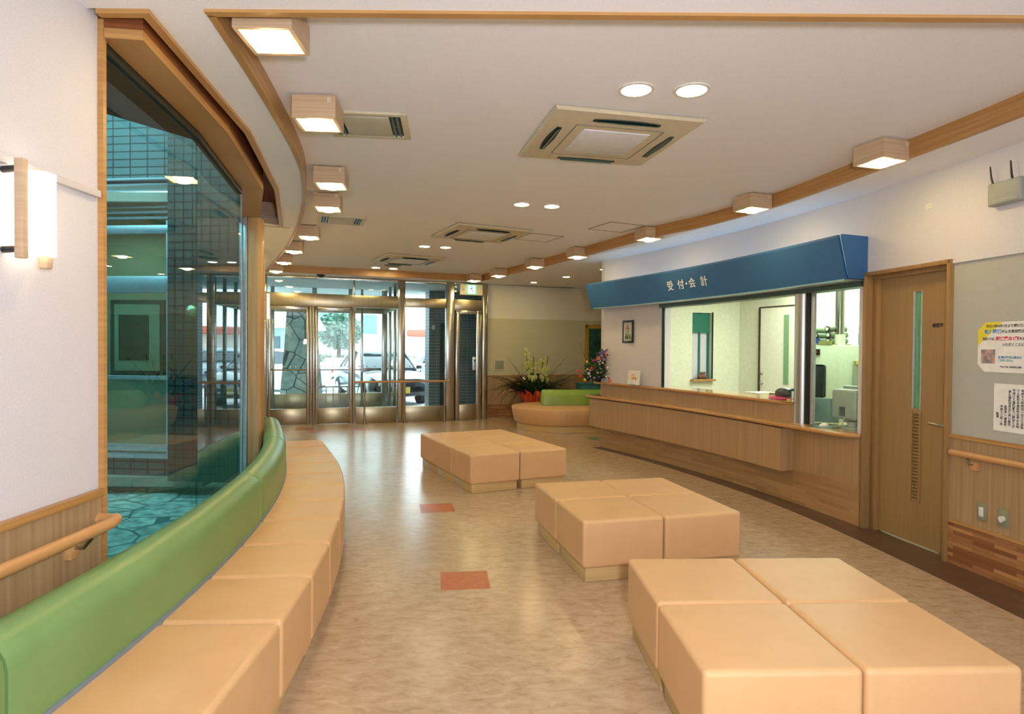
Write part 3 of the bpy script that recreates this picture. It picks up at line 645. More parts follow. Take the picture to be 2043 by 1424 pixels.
# stainless column and window tracks
sc_ = thing('stainless_column', 'shiny stainless steel column standing on the counter', 'column', (*wc(.155, -.02), .76))
bm = BM(); c0 = wc(.182, -.045, cb); n = 28; 
poly = [(c0[0]+.062*math.cos(2*math.pi*k/n), c0[1]+.075*math.sin(2*math.pi*k/n)) for k in range(n)]
prism(bm, poly, .764, 2.03); obj('tube', bm, mat('satin_steel', (200, 202, 200), .38, 1., c2=(192, 194, 192), scale=(90, 90, 1)), sc_)
for i, (u, o) in enumerate(((.157, -.03), (.147, -.045))):
    bm = BM(); p = wc(u, o, cb); box(bm, (p[0], p[1], 1.385), (.028, .04, 1.24), .37, bev=.004); obj('track', bm, M_alu if i else M_dark, sc_)
tl_ = thing('window_track', 'thin dark upright track at the left side of the reception opening', 'window track', (*wc(.712, -.03), .96))
bm = BM(); p = wc(.712, -.03, cb); box(bm, (p[0], p[1], 1.475), (.02, .05, 1.03), .37, bev=.003); obj('bar', bm, mat('dark_green_track', (40, 60, 54), .4, .4), tl_)
sp_ = thing('sliding_glass_panel', 'clear sliding glass panel over the right end of the counter', 'glass panel', (*wc(.06, -.05), .765))
bm = BM(); a, b = wc(.018, -.055, cb), wc(.147, -.055, cb); sweep(bm, [a, b], rect(0, .006, .77, 1.985)); obj('pane', bm, M_glasso, sp_, smooth=False)
bm = BM()
for q in (b,): box(bm, (q[0], q[1], 1.375), (.012, .014, 1.22), .37)
obj('edge_frame', bm, M_alu, sp_)

# pictures on the pier and on the counter
def on_wall_frame(name, label, p, right, w, h, fr, fm, im, depth=.02, mount=None):
    right = Vector(right).normalized(); t = thing(name, label, 'picture', p)
    rz = math.atan2(right.y, right.x); nrm = Vector((right.y, -right.x, 0)); c = Vector(p) + nrm*depth/2
    bm = BM()
    for (a, b, ww, hh) in ((-w/2+fr/2, 0, fr, h), (w/2-fr/2, 0, fr, h), (0, h/2-fr/2, w, fr), (0, -h/2+fr/2, w, fr)):
        q = c + right*a; box(bm, (q.x, q.y, c.z+b), (ww, depth, hh), rz, bev=min(.004, fr/5))
    obj('frame', bm, fm, t)
    if mount:
        bm = BM(); q = Vector(p)+nrm*depth*.35; box(bm, (q.x, q.y, q.z), (w-fr, .005, h-fr), rz); obj('mount', bm, mount, t)
        w -= .03; h -= .03
    bm = BM(); q = Vector(p)+nrm*depth*.45; box(bm, (q.x, q.y, q.z), (w-fr*1.8, .006, h-fr*1.8), rz); obj('picture_print', bm, im, t)
    return t, right, nrm
pc = wc(.872, .0); tr_ = -(P1-P0).normalized()
t, rr, nr = on_wall_frame('framed_picture', 'small black framed print of red tulips on the white pier', (pc[0], pc[1], 1.69), (tr_.x, tr_.y, 0), .27, .315, .03, M_black, mat('pale_print', (190, 196, 178), .7, scale=(9, 9, 9)), .02)
bm = BM()
for i in range(14):
    x = random.uniform(-.07, .07); q = Vector(pc).to_3d() + rr*x + nr*.0155; z = 1.58+random.random()*.04
    tube(bm, [(q.x, q.y, z), (q.x+rr.x*random.uniform(-.03, .03), q.y+rr.y*random.uniform(-.02, .02), z+random.uniform(.04, .08))], .004, 5)
obj('printed_leaves', bm, M_leafm, t)
for x, z in ((-.03, 1.74), (.03, 1.735), (.0, 1.77)):
    bm = BM(); q = Vector(pc).to_3d() + rr*x + nr*.0155; tube(bm, [(q.x, q.y, 1.64), (q.x, q.y, z)], .002, 4, mi=1); bmesh.ops.create_uvsphere(bm, u_segments=8, v_segments=6, radius=.011, matrix=Matrix.Translation((q.x, q.y, z)))
    obj('printed_tulip', bm, [M_inkr, M_leafm], t)
pc2 = wc(.82, .08); 
cc = thing('picture_card', 'white card with bright flower picture propped on the left end of counter', 'card', (pc2[0], pc2[1], .96))
Mc = wallM((pc2[0], pc2[1], .965), (tr_.x, tr_.y, .0), (.10, .04, 1)); 
bm = onw(BM(), Mc, [(-.15, 0), (.15, 0), (.15, .195), (-.15, .195)], 0, .004); obj('card', bm, M_paper, cc, smooth=False)
for i in range(12):
    bm = BM(); x, y = random.uniform(-.07, .07), random.uniform(.06, .14)
    bmesh.ops.create_cone(bm, cap_ends=True, segments=10, radius1=random.uniform(.008, .018), radius2=.004, depth=.002, matrix=Mc @ Matrix.Translation((x, y, .005)))
    obj('printed_flower', bm, random.choice([mat('flower_orange', (232, 120, 40), .6), M_inkr, mat('flower_navy', (50, 60, 110), .6), mat('flower_yellow', (236, 200, 60), .6), M_leafm]), cc)
bm = onw(BM(), Mc, [(-.05, -.003), (.05, -.003), (.05, .012), (-.05, .012)], .005, .02); obj('holder', bm, mat('clear_blue_holder', (150, 170, 200), .2), cc)
bp_ = back(2.42, .0, 1.53)
# big gilt painting hung from the rail on the back wall
gp, rr, nr = on_wall_frame('gilt_painting', 'large gilt framed dark green painting on the far wall', tuple(Vector(back(2.78, .01, 1.51))), (BU.x, BU.y, 0), 1.1, .90, .075, mat('gilt_frame', (206, 160, 66), .35, .6), mat('dark_green_landscape', (40, 104, 84), .6, c2=(14, 50, 44), scale=(5, 5, 5), detail=6), .04, mat('cream_slip', (200, 190, 140), .7))
for a in (2.4, 3.1): bm = BM(); tube(bm, [back(a, .012, 1.96), back(a, .008, 2.55)], .003, 5); obj('hanging_wire', bm, M_alu, gp)

# ------------------------------------------------------------------ back wall
bw = sthing('wall_far', tuple(back(2.5)))
bm = BM(); sweep(bm, [back(-.05)[:2], back(5.6)[:2]], rect(0, .15, 0, 3.05)); obj('plaster', bm, M_wallw, bw, smooth=False)
bm = BM(); sweep(bm, [back(-.0)[:2], back(5.6)[:2]], rect(-.006, 0, .88, 2.05)); obj('cloth_panel', bm, M_greyf, bw, smooth=False)
bm = BM(); sweep(bm, [back(-.0)[:2], back(5.6)[:2]], rect(-.012, 0, .29, .87)); obj('wainscot', bm, M_panel, bw, smooth=False)
bm = BM(); sweep(bm, [back(-.0)[:2], back(5.6)[:2]], rect(-.02, 0, .86, .885)); obj('dado_rail', bm, M_trim, bw, smooth=False)
bm = BM(); sweep(bm, [back(-.0)[:2], back(5.6)[:2]], rect(-.018, 0, 0, .288)); obj('skirting', bm, M_stripx, bw, smooth=False)
bm = BM(); sweep(bm, [back(5.5)[:2], (2.7+1.7, 9.9)], rect(0, .1, 0, 3.05)); struct('wall_far_side', bm, M_wallw, smooth=False)
vt = thing('wall_hatch', 'small square grey hatch with white frame low on the far wall', 'hatch', back(.25, .01, .98))
BR = math.atan2(BU.y, BU.x)
bm = BM(); box(bm, back(.25, .014, 1.095), (.245, .016, .235), BR, bev=.003); obj('frame', bm, M_cream, vt)
bm = BM(); box(bm, back(.25, .024, 1.095), (.19, .008, .18), BR, bev=.002); obj('cover', bm, mat('grey_green_cover', (144, 150, 130), .5), vt)

# ------------------------------------------------------------------ office behind the counter
OC = Vector((3.62, 9.95)); oe = Vector(wc(.99)); od = (OC-oe).normalized(); on_ = Vector((od.y, -od.x))
ow = sthing('wall_office', (3.6, 8.5, 0))
WIN = []
s0_, s1_ = 1.50, 1.86   # window position along the end wall
Lq = (OC-oe).length
def op(s, o=0., z=0.): p = oe + od*s + on_*o; return (p.x, p.y, z)
bm = BM()
orz = math.atan2(od.y, od.x)
for (a, b, z0, z1) in ((.1, s0_, 0, 2.5), (s1_, Lq+.1, 0, 2.5), (s0_, s1_, 0, .99), (s0_, s1_, 2.02, 2.5)):
    box(bm, op((a+b)/2, -.07, (z0+z1)/2), (b-a, .14, z1-z0), orz)
o2 = Vector((5.15, 6.1)); sweep(bm, [tuple(OC), tuple(o2)], rect(.0, .12, 0, 2.5)); sweep(bm, [tuple(o2), (4.6, 4.4), (3.1, 4.5)], rect(0, .1, 0, 2.5))
obj('office_plaster', bm, M_office, ow, smooth=False)
bm = BM(); prism(bm, [wc(.0, -.1), wc(.5, -.2), wc(.99, -.12), tuple(OC+Vector((.1, .1))), tuple(o2+Vector((.1, 0))), (4.7, 4.4), (3.0, 4.5)][::-1], 2.48, 2.52); obj('office_ceiling', bm, M_office, ow, smooth=False)
w5 = sthing('window_5', op((s0_+s1_)/2, 0, .99), orz)
bm = BM()
for s in (s0_+.015, s1_-.015, (s0_+s1_)/2): box(bm, op(s, -.08, 1.505), (.03, .04, 1.03), orz)
obj('window_frame', bm, mat('dark_teal_frame', (30, 110, 110), .4), w5)
bm = BM(); box(bm, op((s0_+s1_)/2, -.10, 1.505), (s1_-s0_, .006, 1.03), orz); obj('window_pane', bm, mat('glowing_blue_pane', (170, 214, 222), .2, emit=(170, 220, 230), es=.35), w5, smooth=False)  # daylight put in as emission of the pane itself
bm = BM(); box(bm, op((s0_+s1_)/2, -.05, 1.86), (s1_-s0_-.03, .02, .3), orz); obj('blind', bm, mat('green_blind', (20, 110, 90), .6), w5)
bm = BM(); box(bm, op((s0_+s1_)/2, .0, .975), (s1_-s0_+.06, .18, .03), orz, bev=.004); obj('window_sill', bm, M_trim, w5)
bm = BM(); box(bm, op(s1_+.01, .008, 1.5), (.02, .014, 1.06), orz); obj('edge_strip', bm, M_black, w5)
fg = thing('figurine', 'small brown ornament on the sill of the office window', 'ornament', op(1.68, .03, .99))
bm = BM()
for dx, dz, r in ((-.05, .04, .04), (.0, .045, .045), (.05, .035, .035), (-.02, .09, .025), (.03, .095, .022)): bmesh.ops.create_icosphere(bm, subdivisions=2, radius=r, matrix=Matrix.Translation(op(1.68+dx, .03, .99+dz)))
obj('body', bm, mat('brown_glaze', (120, 80, 64), .4), fg)
ou = (o2-OC).normalized(); orz2 = math.atan2(ou.y, ou.x); onn = Vector((ou.y, -ou.x))   # room side
def oq(s, o=0., z=0.): p = OC + ou*s + onn*o; return (p.x, p.y, z)
d2 = sthing('door_2', oq(.9, .02, 0), orz2)
bm = BM(); box(bm, oq(.92, .03, 1.04), (.82, .04, 2.08), orz2); dl = obj('door_leaf', bm, mat('white_door', (226, 228, 208), .5), d2)
bm = BM(); box(bm, oq(.492, .04, 1.04), (.02, .05, 2.09), orz2); box(bm, oq(.92, .04, 2.09), (.86, .05, .015), orz2); obj('door_frame', bm, mat('dark_brown_reveal', (60, 44, 34), .6), d2)
bm = BM(); box(bm, oq(1.02, .055, 1.46), (.09, .01, 1.0), orz2); obj('slot_glass', bm, mat('green_slot', (120, 158, 118), .3), dl)
bm = BM()
for z in (1.10, .95): bmesh.ops.create_uvsphere(bm, u_segments=12, v_segments=8, radius=.026, matrix=Matrix.Translation(oq(.575, .085, z)))
obj('door_knob', bm, M_steel, dl)
# cream cabinet with control panel, dark window and flue
mc = thing('sterilizer_cabinet', 'tall cream cabinet with a dark window and round pipe behind the counter', 'cabinet', (4.2, 7.6, 0), .37)
bm = BM(); cA = (3.83, 7.35); mu = Vector((-.36, .93)); mu.normalize(); mv = Vector((.93, .36)).normalized(); mrz = math.atan2(mv.y, mv.x)
def mq(a, b, z): p = Vector(cA) + mu*a + mv*b; return (p.x, p.y, z)   # a away along the front, b into depth
box(bm, mq(.275, .35, .757), (.7, .55, 1.515), mrz, bev=.012); body = obj('body', bm, mat('cream_enamel', (216, 222, 196), .35), mc)
bm = BM(); box(bm, mq(.32, -.006, 1.08), (.02, .33, .40), mrz, bev=.03, seg=4); obj('dark_window', bm, mat('dark_glass_door', (36, 46, 50), .15), body)
bm = BM(); box(bm, mq(.315, -.006, 1.43), (.02, .14, .075), mrz, bev=.004); obj('control_panel', bm, M_black, body)
for a, m in ((.345, mat('green_lamp', (30, 160, 70), .4)), (.285, mat('red_lamp', (180, 40, 40), .4))):
    bm = BM(); box(bm, mq(a, -.018, 1.43), (.01, .022, .022), mrz); obj('indicator', bm, m, body)
bm = BM(); cyl(bm, mq(.10, .15, 2.06), .052, .84); obj('pipe', bm, M_steel, mc)
bm = BM(); cyl(bm, mq(.10, .15, 1.58), .062, .13); obj('pipe_collar', bm, mat('cream_enamel', (216, 222, 196), .35), mc)
k = 0
for (a, z, blue, lab) in ((.445, 1.565, 0, 'lowest dark ringed roll nearest the steel column on cream cabinet'), (.372, 1.565, 0, 'second dark ringed roll in the bottom row on cream cabinet'), (.298, 1.565, 1, 'blue ended roll in the bottom row on cream cabinet'), (.15, 1.565, 0, 'lowest dark ringed roll next to the round pipe'),
        (.408, 1.632, 0, 'left dark ringed roll in the middle row on cream cabinet'), (.335, 1.632, 0, 'dark ringed roll in the middle row above the blue bottom one'), (.15, 1.638, 0, 'middle dark ringed roll next to the round pipe'), (.372, 1.698, 1, 'blue ended roll on top of the pile of rolls'), (.165, 1.71, 0, 'topmost dark ringed roll next to the round pipe')):
    bm = BM(); rot = Matrix.Rotation(mrz, 4, 'Z') @ Matrix.Rotation(math.pi/2, 4, 'Y'); c = mq(a, .17, z)
    cyl(bm, c, .033, .28, 20, rot=rot)
    t = obj('paper_roll', bm, mat('roll_film', (110, 120, 96), .5)); t['category'] = 'roll'; t['group'] = 'rolls on the cabinet shelf'; t['label'] = lab
    bm = BM(); cyl(bm, mq(a, .024, z), .035, .012, 20, rot=rot)
    if not blue: cyl(bm, mq(a, .017, z), .021, .01, 16, rot=rot, mi=1)
    obj('end_cap' if blue else 'end_ring', bm, [mat('cobalt_cap', (36, 60, 160), .4) if blue else M_black, M_office], t)
bx_ = thing('shelf_tray', 'olive tray holding the rolls on top of the cream cabinet', 'tray', mq(.29, .17, 1.517), mrz)
bm = BM(); box(bm, mq(.29, .17, 1.523), (.30, .42, .012), mrz); box(bm, mq(.17, .0, 1.545), (.01, .19, .045), mrz); obj('tray', bm, mat('olive_card', (150, 150, 80), .7), bx_)
jr = thing('pen_jar', 'jar crammed with coloured bottles right of the round pipe', 'jar', mq(-.02, .35, 1.5))
bm = BM(); cyl(bm, mq(.08, .5, 1.587), .05, .14, 18); obj('jar', bm, mat('blue_clear_jar', (110, 150, 170), .2), jr)
for i, (c, dz) in enumerate((((200, 60, 40), .14), ((230, 180, 60), .12), ((240, 240, 230), .1), ((60, 60, 70), .13), ((90, 140, 180), .09))):
    bm = BM(); cyl(bm, mq(.08+.03*math.cos(i*1.3), .5+.03*math.sin(i*1.3), 1.66+dz/2), .015, dz, 10); obj('bottle', bm, mat('bottle_%d' % i if False else 'bottle_colour' + 'abcde'[i], c, .4), jr)
hb = thing('hanging_bag', 'pale papers hanging from a yellow clip on the cream cabinet side', 'papers', mq(-.01, .3, 1.1))
bm = BM(); box(bm, mq(-.012, .32, 1.18), (.14, .012, .30), mrz); obj('papers', bm, mat('pale_papers', (176, 182, 158), .7), hb)
bm = BM(); box(bm, mq(-.03, .30, 1.31), (.05, .012, .05), mrz, bev=.004); obj('clip', bm, M_yellow, hb)
# monitor, panel, mouse, papers on the lower counter
mn = thing('computer_monitor', 'back of a pale grey computer monitor on the counter right end', 'monitor', (*wc(.02, -.35, cb), .764))
mp0 = Vector((2.965, 5.47))
bm = BM(); n = 1
box(bm, (mp0.x+.16, mp0.y+.10, .965), (.06, .36, .34), .30, bev=.012)
box(bm, (mp0.x+.03, mp0.y+.08, .975), (.12, .27, .27), .30, bev=.03, seg=4); sh = obj('housing', bm, mat('monitor_grey', (196, 190, 188), .5), mn)
bm = BM()
for i in range(7): box(bm, (mp0.x-.034, mp0.y+.06, .88+i*.012), (.006, .06, .004), .30)
obj('vent_slots', bm, M_dark, sh)
bm = BM(); cyl(bm, (mp0.x+.06, mp0.y+.06, .772), .11, .016, 24); cyl(bm, (mp0.x+.06, mp0.y+.06, .80), .04, .05, 16); obj('stand', bm, mat('monitor_grey', (196, 190, 188), .5), mn)
bm = BM(); tube(bm, [(mp0.x-.03, mp0.y+.02, .87), (mp0.x-.07, mp0.y-.01, .80), (mp0.x-.05, mp0.y+.12, .768), (mp0.x-.02, mp0.y+.2, .768)], .004, 6); obj('cable', bm, M_white, mn)
gpn = thing('desk_screen', 'flat grey-blue panel standing behind the mouse', 'panel', (*wc(.12, -.42, cb), .764))
p = (2.99, 5.93); bm = BM(); box(bm, (p[0], p[1], .885), (.02, .23, .23), .9, bev=.004); obj('panel', bm, mat('blue_grey_card', (150, 172, 168), .6), gpn)
ms = thing('computer_mouse', 'pale grey mouse on a dark mat on the counter right end', 'mouse', (*wc(.075, -.08, cb), .766))
p = (2.82, 5.62); bm = BM(); bmesh.ops.create_uvsphere(bm, u_segments=18, v_segments=10, radius=1, matrix=Matrix.Translation((p[0], p[1], .771)) @ Matrix.Rotation(.4, 4, 'Z') @ Matrix.Diagonal((.055, .032, .028, 1))); obj('mouse_body', bm, M_white, ms)
mm = thing('mouse_mat', 'dark teal mouse mat under the pale mouse', 'mouse mat', (p[0], p[1], .764))
bm = BM(); cyl(bm, (p[0], p[1]+.02, .766), .11, .004, 28); obj('mat', bm, mat('teal_mat', (60, 96, 90), .6), mm)
# things on the upper counter by the column
def on_counter(u, o, z=.959): p = wc(u, o, cb); return Vector((p[0], p[1], z))
pk = thing('pink_wrapped_parcel', 'crumpled pink and dark plastic parcel beside the steel column', 'parcel', tuple(on_counter(.2, -.08)))
bm = BM(); c = on_counter(.258, -.12); bmesh.ops.create_icosphere(bm, subdivisions=3, radius=1, matrix=Matrix.Translation(c) @ Matrix.Rotation(2.0, 4, 'Z') @ Matrix.Diagonal((.17, .10, .035, 1)))
for v in bm.verts: v.co.z = max(v.co.z, .96); v.co += Vector((random.uniform(-.008, .008), random.uniform(-.008, .008), random.uniform(0, .012)))
obj('pink_wrapping', bm, mat('pink_film', (216, 84, 130), .3), pk)
bm = BM(); c = on_counter(.252, -.12); bmesh.ops.create_icosphere(bm, subdivisions=3, radius=1, matrix=Matrix.Translation(c+Vector((0, 0, .06))) @ Matrix.Rotation(2.0, 4, 'Z') @ Matrix.Diagonal((.11, .07, .06, 1)))
for v in bm.verts: v.co.z = max(v.co.z, .975); v.co += Vector((random.uniform(-.006, .006), random.uniform(-.006, .006), 0))
obj('dark_contents', bm, mat('dark_plastic', (70, 80, 84), .3), pk)
fh = thing('leaflet_holder', 'dark green leaflet holder with yellow foot against the column', 'holder', tuple(on_counter(.185, -.06)))
c = on_counter(.205, -.05); bm = BM(); box(bm, (c.x, c.y, 1.02), (.12, .05, .12), .37, rot=Matrix.Rotation(.9, 4, 'Z') @ Matrix.Rotation(-.3, 4, 'X')); obj('case', bm, mat('bottle_green', (24, 84, 74), .3), fh)
bm = BM(); box(bm, (c.x-.02, c.y-.01, .968), (.11, .03, .016), 2.0); obj('yellow_foot', bm, M_yellow, fh)
bm = BM(); box(bm, (c.x-.025, c.y-.02, 1.01), (.05, .01, .06), 2.0); obj('leaflet', bm, M_paper, fh)
cd = thing('standing_card', 'small white folded card with a red mark touching the column', 'card', tuple(on_counter(.168, -.03)))
c = on_counter(.192, .0); bm = BM(); box(bm, (c.x, c.y, 1.01), (.055, .004, .10), 2.0); box(bm, (c.x+.02, c.y+.01, 1.01), (.055, .004, .10), 2.3); obj('card', bm, M_paper, cd)
bm = BM(); box(bm, (c.x-.001, c.y-.004, .985), (.03, .004, .02), 2.0); obj('red_mark', bm, M_inkr, cd)
ob = thing('document_tray', 'brown tray and pale papers behind the counter middle', 'tray', tuple(on_counter(.45, -.55, .74)))
c = on_counter(.46, -.6, .9); bm = BM(); box(bm, (c.x, c.y, .90), (.30, .22, .12), .4); obj('papers', bm, mat('cream_papers', (220, 224, 196), .7), ob)
c = on_counter(.40, -.62, .9); bm = BM(); box(bm, (c.x, c.y, .91), (.14, .14, .12), .4, bev=.01); obj('box', bm, mat('olive_card', (150, 150, 80), .7), ob)
bm = BM(); c = on_counter(.45, -.62, .5); box(bm, (c.x, c.y, .42), (.5, .6, .84), .37); obj('low_cabinet', bm, M_office, ob)

# ------------------------------------------------------------------ entrance screen
es_ = sthing('window_6', ent(2, 0, 0), ER)
def eb(t0, t1, z0, z1, n0=-.05, n1=.05, bev=.004, bm=None):
    bm = bm or BM(); c = ent((t0+t1)/2, (n0+n1)/2, (z0+z1)/2); box(bm, c, (abs(t1-t0), abs(n1-n0), z1-z0), ER, bev=bev); return bm
for (a, b) in ((-.34, -.24), (-.02, .07), (2.41, 2.555), (3.357, 3.53), (4.10, 4.215)): obj('mullion', eb(a, b, 0, ZS, -.06, .06, .02), M_steel, es_)
for (a, b) in ((.80, .845), (.85, .895), (1.573, 1.62)): obj('mullion', eb(a, b, 0, 2.2, -.04, .05, .012), M_steel, es_)
for (a, b) in ((1.58, 1.615),): obj('mullion', eb(a, b, 2.4, ZS, -.04, .05, .008), M_steel, es_)
obj('transom', eb(-.24, 2.41, 2.19, 2.42, -.05, .05), M_steelk, es_); obj('transom', eb(2.555, 3.357, 2.22, 2.40, -.05, .05), M_steelk, es_); obj('transom', eb(3.53, 4.10, 2.19, 2.40, -.05, .05), M_steelk, es_)
obj('top_rail', eb(-.3, 4.2, 2.70, ZS, -.05, .05), M_steel, es_)
for (a, b) in ((-.24, -.02), (1.63, 2.40), (2.56, 3.35)): obj('kick_panel', eb(a, b, .0, .30, -.035, .035), M_steelk, es_)
for (a, b) in ((-.24, 1.58), (1.615, 2.41), (2.555, 3.357), (3.53, 4.10)): obj('clerestory_pane', eb(a, b, 2.42, 2.70, -.004, .004, 0), M_glasse, es_, smooth=False)
for (a, b) in ((-.24, -.02), (1.62, 2.41), (2.555, 3.357)): obj('glass_pane', eb(a, b, .30, 2.2, -.004, .004, 0), M_glasse, es_, smooth=False)
def ddoor(name, a, b, hinge):
    d = sthing(name, ent((a+b)/2, 0, 0), ER)
    bm = eb(a, a+.05, .0, 2.19, -.03, .03); eb(b-.05, b, 0, 2.19, -.03, .03, bm=bm); eb(a, b, 2.12, 2.19, -.03, .03, bm=bm); obj('stile_frame', bm, M_steel, d)
    obj('kick_plate', eb(a+.05, b-.05, .01, .30, -.03, .03), M_steelk, d)
    obj('glass_pane', eb(a+.05, b-.05, .30, 2.12, -.004, .004, 0), M_glasse, d, smooth=False)
    return d
d3 = ddoor('door_3', .075, .795, 0); d4 = ddoor('door_4', .90, 1.57, 0)
d5 = sthing('door_5', ent(3.8, 0, 0), ER)
bm = eb(3.56, 3.64, .0, 2.19, -.035, .035); eb(3.99, 4.09, 0, 2.19, -.035, .035, bm=bm); eb(3.56, 4.09, 2.11, 2.19, -.035, .035, bm=bm); obj('stile_frame', bm, M_steel, d5)
obj('kick_plate', eb(3.64, 3.99, .01, .315, -.03, .03), M_steelk, d5); obj('glass_pane', eb(3.64, 3.99, .315, 2.11, -.004, .004, 0), M_glasse, d5, smooth=False)
obj('edge_stile', eb(3.535, 3.56, 0, 2.2, -.04, .04), M_dark, d5)
bm = eb(3.905, 3.965, 1.0, 1.26, -.06, -.03); obj('intercom', bm, M_alu, d5); obj('call_button', eb(3.92, 3.95, 1.17, 1.21, -.065, -.059), M_black, d5)
for i, t in enumerate([.15, .24, .35, .47, .56, .68, .95, 1.10, 1.22, 1.36, 1.48, 1.70, 1.84, 1.98, 2.12, 2.26, 2.65, 2.80, 2.95]):
    bm = BM(); cyl(bm, ent(t, -.008, 1.075), .011, .003, 12, rot=Matrix.Rotation(ER, 4, 'Z') @ Matrix.Rotation(math.pi/2, 4, 'X'))
    obj('safety_dot', bm, mat('white_dot', (230, 235, 230), .5) if i < 6 else mat('red_dot', (150, 60, 50), .5), es_)
# handrails by the screen
def guard(label, t0, t1, posts):
    g = thing('guard_rail', label, 'guard rail', ent((t0+t1)/2, -.2, 0), ER)
    bm = BM(); tube(bm, [ent(t0, -.2, .79), ent((t0+t1)/2, -.2, .79), ent(t1, -.2, .79)], .020, 14); obj('rail', bm, M_rail, g)
    for t in posts:
        bm = BM(); tube(bm, [ent(t, -.2, 0), ent(t, -.2, .77)], .017, 12); cyl(bm, ent(t, -.2, .006), .04, .012); obj('post', bm, M_steel, g)
guard('wooden guard rail on steel posts before the glass right of the entrance doors', 1.60, 3.40, (1.78, 2.53, 3.30))
guard('short wooden guard rail left of the entrance doors behind the post', -.3, -.0, (-.15,))
ex = thing('exit_sign', 'white and green lit exit sign hanging above the far glass door', 'exit sign', ent(3.82, -.1, 2.49), ER)
bm = eb(3.61, 4.07, 2.485, 2.70, -.16, -.09, .008); obj('housing', bm, M_cream, ex)
obj('sign_panel', eb(3.74, 3.94, 2.50, 2.69, -.168, -.16, 0), M_exitg, ex)
bm = eb(3.765, 3.915, 2.515, 2.675, -.173, -.168, 0); obj('lit_panel', bm, M_exitw, ex)
bm = BM(); 
for (a, b, c, d) in ((3.84, 2.65, .02, .02), (3.835, 2.615, .022, .045), (3.86, 2.61, .03, .012), (3.81, 2.62, .03, .012), (3.855, 2.57, .014, .05), (3.815, 2.575, .014, .04)):
    box(bm, ent(a, -.176, b), (c, .004, d), rot=Matrix.Rotation(ER, 4, 'Z') @ Matrix.Rotation((a*37 % 1)-.5, 4, 'Y'))
obj('running_figure', bm, mat('exit_green', (20, 130, 90), .5), ex)
obj('lamp_box', eb(3.64, 3.70, 2.56, 2.63, -.168, -.16, 0), mat('grey_square', (150, 150, 130), .5), ex)

# ------------------------------------------------------------------ vestibule beyond the doors
vs_ = sthing('window_7', ent(1, 2.4, 0), ER)
VD = 2.4
bm = BM(); box(bm, ent(1.0, VD/2+.06, -.05), (3.4, VD-.06, .10), ER); struct('vestibule_floor', bm, mat('vestibule_tile', (150, 146, 136), .25), smooth=False)
bm = eb(-2.5, 2.6, ZS, ZS+.08, .06, VD+3.4, 0); struct('vestibule_ceiling', bm, mat('vestibule_ceiling', (206, 214, 212), .8), smooth=False)  # lengthened outwards past the outer doors to keep the pillar in shade
def vb(t0, t1, z0, z1, n0=VD-.05, n1=VD+.05, bev=.004): return eb(t0, t1, z0, z1, n0, n1, bev)
for (a, b) in ((-.75, -.65), (.02, .10), (.88, .98), (1.66, 1.74), (1.93, 1.98), (2.40, 2.52)): obj('mullion', vb(a, b, 0, ZS), M_steel, vs_)
obj('transom', vb(-.7, 2.5, 2.20, 2.36), M_steelk, vs_)
for (a, b) in ((-.65, .02), (.10, .88), (.98, 1.66), (1.74, 2.4)):
    obj('kick_panel', vb(a, b, 0, .40, VD-.03, VD+.03), M_steelk, vs_); obj('glass_pane', vb(a, b, .40, 2.2, VD-.004, VD+.004, 0), M_glasse, vs_, smooth=False); obj('glass_pane', vb(a, b, 2.36, ZS, VD-.004, VD+.004, 0), M_glasse, vs_, smooth=False)
bm = BM(); tube(bm, [ent(-.7, VD-.1, .93), ent(2.3, VD-.1, .93)], .016, 10); obj('guard_bar', bm, M_rail, vs_)
for n in (.75, 1.5): obj('side_mullion', eb(2.44, 2.50, 0, ZS, n-.03, n+.03), M_steel, vs_)
obj('side_transom', eb(2.44, 2.50, 2.20, 2.36, .06, VD), M_steelk, vs_)
obj('side_pane', eb(2.466, 2.474, .05, ZS, .06, VD-.05, 0), M_glasse, vs_, smooth=False)
obj('side_wall', eb(-.80, -.70, 0, ZS, .06, VD, 0), M_tilex, vs_, smooth=False)
sd = thing('slatted_stand', 'steel rack with bars inside the vestibule behind the second door', 'rack', ent(1.3, 1.2, 0), ER)
bm = BM(); tube(bm, [ent(1.0, 1.2, .62), ent(1.85, 1.2, .62)], .014, 8); tube(bm, [ent(1.0, 1.2, .12), ent(1.85, 1.2, .12)], .014, 8); obj('frame_bar', bm, M_steel, sd)
for t in (1.0, 1.14, 1.28, 1.42, 1.56, 1.70, 1.85): bm = BM(); tube(bm, [ent(t, 1.2, 0 if t in (1.0, 1.85) else .12), ent(t, 1.2, .62)], .010, 8); obj('upright', bm, M_steel, sd)

# ------------------------------------------------------------------ outdoors
bm = BM(); prism(bm, [tuple(ent(-14, .05)[:2]), tuple(ent(14, .05)[:2]), tuple(ent(24, 70)[:2]), tuple(ent(-30, 70)[:2])], -.16, -.06); struct('car_park_ground', bm, M_asph, smooth=False)
xt = sthing('outer_building_wall', ent(3.6, 2.5, 0), ER)
obj('tiled_wall', eb(3.42, 6.2, -.05, 3.3, 2.0, 2.5, 0), M_tilex, xt, smooth=False)
obj('tiled_side_wall', eb(4.5, 4.7, -.05, 3.3, .6, 2.0, 0), M_tilex, xt, smooth=False)
obj('dark_door', eb(3.68, 4.0, 0, 2.0, 1.96, 2.0, 0), mat('dark_green_door', (24, 40, 36), .4), xt)
obj('wall_plate', eb(3.48, 3.55, 1.85, 1.95, 1.985, 2.0, 0), M_white, xt)
obj('porch_ceiling', eb(2.6, 6.2, ZS, ZS+.08, .06, 3.2, 0), mat('vestibule_ceiling', (206, 214, 212), .8), xt, smooth=False)
